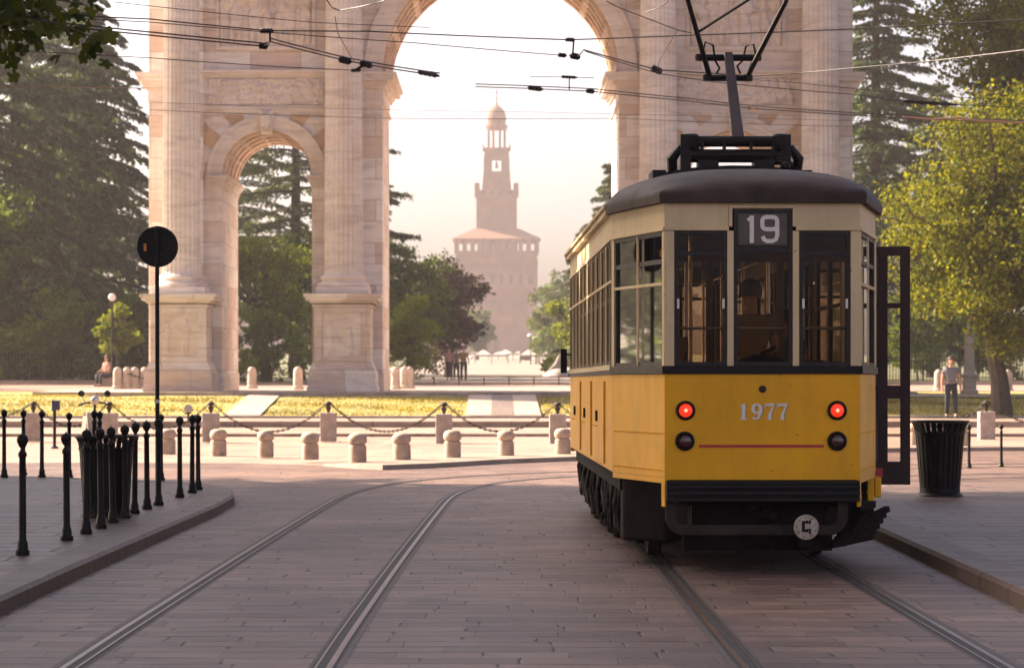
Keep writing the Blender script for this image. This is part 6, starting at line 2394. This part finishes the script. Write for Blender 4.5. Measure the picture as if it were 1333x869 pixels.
# big cedars at the left
G1 = 'dark cedars left of the arch'
for px, d, H, rad, lab, mm in ((20, 142, 27, 8.2, 'tallest dark cedar behind the railing, against the left frame edge', 'l_cedar'), (112, 150, 21.5, 7.4, 'dark cedar with drooping boughs directly left of the arch', 'l_cedar'), (-45, 134, 20, 7.5, 'cedar partly cut off by the left frame edge', 'l_cedar2'),
                               (75, 165, 24, 8.0, 'cedar standing behind the gap of the two left cedars', 'l_cedar')):
    cedar('cedar', lab, (xat(px, d), d, gz(d)), H, rad, M[mm], 120, 520, G1, size=0.40, droop=0.24)
for x, y, H, rad in ((-33, 138, 22, 8.5), (-47, 146, 24, 9), (-61, 140, 23, 9), (-76, 148, 25, 10)):
    cedar('cedar', 'cedar continuing the park edge beyond the left frame edge', (x, y, gz(y)), H, rad, M['l_cedar'], 70, 260, G1, size=0.7, droop=0.24)
for x, y in ((-38, 118), (-47, 124), (-56, 122), (-65, 130), (-74, 126)):
    broad_tree('leafy_tree', 'leafy tree continuing the park edge beyond the left frame edge', (x, y, 0.9), 15, 2, (0, 0, 7.5), (5.5, 4.5, 7.3), 7000, 0.6, M['l_green'], 'leafy trees beyond the left frame edge', lobes=30)
# lighter spray of an elm at the far left, shrubs below
broad_tree('leafy_tree', 'olive green leafy tree low at the left frame edge before the cedars', (xat(-25, 130), 130, gz(130)), 11, 2.5, (0, 0, 6.4), (3.4, 3, 4.2), 12000, 0.24, M['l_green'], lobes=24)
broad_tree('young_tree', 'slim light green young tree beside the left corner of the arch', (xat(155, 123), 123, 1.02), 4.4, 1.2, (0, 0, 2.55), (0.95, 0.9, 1.35), 3200, 0.17, M['l_yellow'], lobes=16, tr=0.06)
for px, d, r, h, lab in ((95, 130, 1.9, 3.3, 'round dark green shrub behind the railing left of the young tree'), (50, 129, 1.4, 2.0, 'low dark shrub behind the railing near the left edge'), (185, 131, 1.2, 2.6, 'dark shrub squeezed against the outer left pedestal'), (10, 130, 1.8, 2.2, 'low shrub at the far left behind the railing')):
    shrub('shrub', lab, (xat(px, d), d, gz(d)), r, h, M['l_green'], 4200, 0.2, 'shrubs left of the arch')
for px, d, r, h, m_, lab in ((118, 128, 2.2, 4.4, 'l_green', 'fresh green bush behind the globe lamp left of the arch'), (70, 128.5, 2.4, 3.9, 'l_yellow', 'light green bush between the left edge and the globe lamp'), (22, 127.5, 2.0, 3.2, 'l_yellow', 'light green bush low by the left frame edge'), (176, 129, 1.6, 4.6, 'l_green', 'upright green bush between the young tree and the arch')):
    shrub('shrub', lab, (xat(px, d), d, gz(d)), r, h, M[m_], 8000, 0.17, 'shrubs left of the arch')
# seen through the left side opening
cedar('cedar', 'large grey green cedar with level boughs seen through the left side opening', (xat(385, 160), 160, gz(160)), 21, 8.0, M['l_cedar2'], 46, 700, None, droop=0.10, size=0.34, z0=6)
cedar('cedar', 'hazy broad cedar behind the level boughs in the left side opening', (xat(300, 185), 185, gz(185)), 21, 9.0, M['l_cedar2'], 70, 520, None, droop=0.16, size=0.40, z0=4)
broad_tree('leafy_tree', 'darker green tree behind the yellow green one in the left side opening', (xat(392, 146), 146, gz(146)), 9, 2, (0, 0, 5.0), (2.6, 2.6, 4.2), 9000, 0.22, M['l_green'], lobes=24)
broad_tree('leafy_tree', 'sunlit yellow green tree seen through the left side opening', (xat(345, 138), 138, gz(138)), 8, 2, (0, 0, 4.7), (3.2, 2.6, 3.4), 15000, 0.19, M['l_yellow'], lobes=26)
shrub('shrub', 'deep green bush filling the foot of the left side opening', (xat(352, 128), 128, gz(128)), 2.3, 3.6, M['l_green'], 9000, 0.17)
shrub('shrub', 'small bright bush right behind the left jamb of the side opening', (xat(318, 125.5), 125.5, gz(125.5)), 0.8, 1.7, M['l_yellow'], 2500, 0.15)
shrub('shrub', 'dark bush behind the inner left pier of the arch', (xat(430, 132), 132, gz(132)), 2.2, 4.5, M['l_green'], 5000, 0.2)
# seen through the main opening, left
cedar('cedar', 'hazy cedar whose bough tips show at the left jamb of the main opening', (xat(478, 150), 150, gz(150)), 12.6, 3.2, M['l_cedar'], 34, 220, None, droop=0.16, size=0.4, z0=5)
broad_tree('leafy_tree', 'mid green leafy tree at the left of the main opening', (xat(533, 150), 150, gz(150)), 8.5, 2, (0, 0, 4.2), (2.5, 2.3, 4.0), 16000, 0.2, M['l_green'], lobes=24)
broad_tree('leafy_tree', 'light green bushy tree low at the left jamb of the main opening', (xat(532, 132), 132, gz(132)), 5, 1, (0, 0, 2.2), (1.5, 1.5, 2.1), 8000, 0.16, M['l_yellow'], lobes=20)
broad_tree('copper_beech', 'dark purple copper beech left of the castle tower', (xat(583, 170), 170, gz(170)), 10, 2, (0, 0, 4.3), (2.35, 2.3, 4.0), 15000, 0.22, M['l_purple'], lobes=30)
# seen through the main opening, right: hazy park trees
G2 = 'hazy park trees right of the castle tower'
cedar('conifer', 'hazy pointed conifer right of the tower beside the tram roof', (xat(800, 190), 190, gz(190)), 14.6, 4.6, M['l_cedar2'], 90, 420, G2, droop=0.14, size=0.36)
broad_tree('leafy_tree', 'hazy grey green tree between the castle tower and the conifer', (xat(738, 260), 260, gz(260)), 11, 2, (0, 0, 5), (2.9, 3, 4.9), 12000, 0.30, M['l_cedar2'], G2, lobes=22)
cedar('conifer', 'hazy slender conifer rising above the green trees left of the tram roof', (xat(762, 235), 235, gz(235)), 12.0, 3.0, M['l_cedar2'], 70, 420, G2, droop=0.12, size=0.36, top=0.2)
broad_tree('leafy_tree', 'hazy olive tree closest to the right side of the castle tower', (xat(716, 300), 300, gz(300)), 9, 2, (0, 0, 4.6), (2.0, 2.2, 4.6), 8000, 0.32, M['l_green'], G2, lobes=20)
broad_tree('leafy_tree', 'light green tree low beside the rear of the tram', (xat(748, 180), 180, gz(180)), 6, 1.4, (0, 0, 3.1), (1.7, 1.7, 2.6), 7000, 0.22, M['l_yellow'], G2, lobes=20)
broad_tree('leafy_tree', 'far hazy round tree at the right foot of the castle tower', (xat(722, 420), 420, gz(420)), 9, 2, (0, 0, 5), (3.4, 3.4, 4.4), 7000, 0.45, M['l_green'], G2, lobes=20)
broad_tree('leafy_tree', 'far hazy tree at the left foot of the castle tower', (xat(622, 420), 420, gz(420)), 9, 2, (0, 0, 4.5), (3.0, 3.0, 4.0), 6000, 0.45, M['l_green'], 'hazy park trees left of the castle tower', lobes=18)
shrub('shrub', 'pale yellow bush by the white statue', (xat(722, 172), 172, gz(172)), 0.9, 1.3, M['l_yellow'], 2500, 0.2)
# right of the arch
cedar('cedar', 'tall dark conifer standing right behind the right edge of the arch', (xat(1140, 140), 140, gz(140)), 27, 5.4, M['l_cedar'], 150, 480, None, droop=0.14, size=0.36)
cedar('cedar', 'second dark conifer deep behind the sunlit tree on the right', (xat(1215, 165), 165, gz(165)), 17.5, 6.4, M['l_cedar'], 90, 420, None, droop=0.14, size=0.40)
broad_tree('linden_tree', 'big sunlit linden tree overhanging the walking man on the right', (xat(1306, 79.6), 79.6, 0.38), 11, 2.3, (-0.2, 0.0, 5.2), (3.7, 2.9, 4.0), 52000, 0.135, M['l_linden'], lobes=64, tr=0.26)
broad_tree('linden_tree', 'taller linden tree in the top right corner behind the sunlit one', (xat(1352, 92), 92, 0.85), 17, 4, (0.4, 0, 10.6), (4.3, 4.0, 4.6), 60000, 0.17, M['l_linden'], lobes=50, tr=0.3)
broad_tree('linden_tree', 'broad linden tree whose crown enters from the right frame edge', (xat(1455, 80), 80, 0.38), 12, 2.8, (0, 0, 6.5), (3.8, 3.0, 4.4), 22000, 0.16, M['l_linden'], lobes=40, tr=0.28)
for px, d, r, h, lab in ((1195, 134, 2.3, 4.6, 'hazy green shrub between the tram door and the walking man'), (1250, 136, 2.4, 5.6, 'hazy tall shrub behind the walking man'), (1310, 133, 2.4, 4.0, 'hazy shrub behind the lamp post to the right'), (1365, 138, 2.8, 5.2, 'hazy shrub at the right frame edge')):
    shrub('shrub', lab, (xat(px, d), d, gz(d)), r, h, M['l_green'], 5200, 0.2, 'hazy shrubs on the right')

# plane trees along the near left pavement: their crowns shade the street, one twig hangs into view
G3 = 'plane trees along the left pavement'
pt1 = broad_tree('plane_tree', 'plane tree whose twig hangs into the top left corner', (-8.2, 15.5, 0.12), 14, 4.2, (-0.5, 0, 10.5), (4.6, 5, 4.4), 5200, 0.62, M['l_plane'], G3, lobes=30, tr=0.3)
for k, (x, y, hz) in enumerate(((-15.5, 32.5, 11.5), (-13.5, 41, 9.5), (-21, 33.5, 10.5), (-23, 30, 13), (-15, 27, 11.5), (-18, 37.5, 12), (-20.5, 45.2, 11), (-22, 24, 13), (-26.5, 36, 13), (-29, 46, 13), (-17.5, 12, 12))):
    broad_tree('plane_tree', 'plane tree shading the street from beyond the left frame edge', (x, y, 0.0), 16, 4, (0, 0, hz), (5.2, 5.0, 6.2), 6000, 0.8, M['l_plane'], G3, lobes=34, tr=0.3)


# the leafy twig itself: lobed plane leaves
def plane_twigs(parent):
    rg = np.random.default_rng(77)
    tw = MB()
    V, F = [], []
    off = Vector(parent.location)
    lobe = []
    for k in range(20):
        a = 2 * math.pi * k / 20
        r = 0.62 + 0.38 * abs(math.cos(2.5 * a)) ** 1.5
        if abs(a - math.pi) < 0.3:
            r = 0.35
        lobe.append((r * math.cos(a), r * math.sin(a)))
    starts = [(-60, -30, 18.6), (-70, 20, 17.4), (-50, -60, 19.2)]
    ends = [(135, -12, 18.3), (128, 52, 18.0), (60, 70, 17.6), (100, 25, 18.8), (40, 40, 18.2), (30, 5, 18.4), (80, -20, 18.0), (115, 8, 18.2), (15, 80, 17.9), (58, 30, 17.7), (0, 60, 18.1), (-15, 30, 18.3)]
    for k, e in enumerate(ends):
        s = starts[k % 3]
        p0, p2 = at(*s), at(*e)
        p1 = (p0 + p2) / 2 + Vector((0, 0, 0.10 + 0.05 * (k % 2)))
        pts = [p0.lerp(p1, t).lerp(p1.lerp(p2, t), t) for t in np.linspace(0, 1, 9)]
        tw.tube([p - off for p in pts], [0.014 - 0.0013 * i for i in range(9)], 5)
        n = 24
        for j in range(n):
            t = rg.uniform(0.25, 1.0)
            p = p0.lerp(p1, t).lerp(p1.lerp(p2, t), t) + Vector(rg.normal(size=3) * np.array([0.075, 0.14, 0.075])) - Vector((0, 0, 0.03))
            sz = rg.uniform(0.045, 0.075)
            nrm = Vector(rg.normal(size=3) + np.array([0, -0.9, 0.6])).normalized()
            u = nrm.cross(Vector((0.3, 0.1, 1))).normalized()
            v = nrm.cross(u)
            rot = rg.uniform(0, 6.28)
            o = len(V)
            V.append(tuple(p - off + nrm * sz * 0.15))
            for a, b in lobe:
                aa, bb = a * math.cos(rot) - b * math.sin(rot), a * math.sin(rot) + b * math.cos(rot)
                q = p - off + u * aa * sz + v * bb * sz + nrm * (-0.2 * sz * (aa * aa + bb * bb))
                V.append(tuple(q))
            for i in range(20):
                F.append((o, o + 1 + i, o + 1 + (i + 1) % 20))
    b = tw.build('branch', M['bark'], parent, smooth=True)
    arr_obj('twig_leaves', V, F, M['l_plane'], b)


plane_twigs(pt1)

# ------------------------------------------------------------------ HAZE
hm = bpy.data.materials.new("haze air")
hm.use_nodes = True
hn = hm.node_tree
hn.nodes.remove(hn.nodes["Principled BSDF"])
pv = hn.nodes.new("ShaderNodeVolumePrincipled")
pv.inputs["Color"].default_value = HAZE_COLOR
pv.inputs["Density"].default_value = HAZE_DENSITY
pv.inputs["Anisotropy"].default_value = 0.35
hn.links.new(pv.outputs[0], hn.nodes["Material Output"].inputs["Volume"])
mb = MB(); mb.box(-160, 160, -60, 800, -1.2, 92)
hz = mb.build('haze', hm)
tag(hz, kind='stuff')
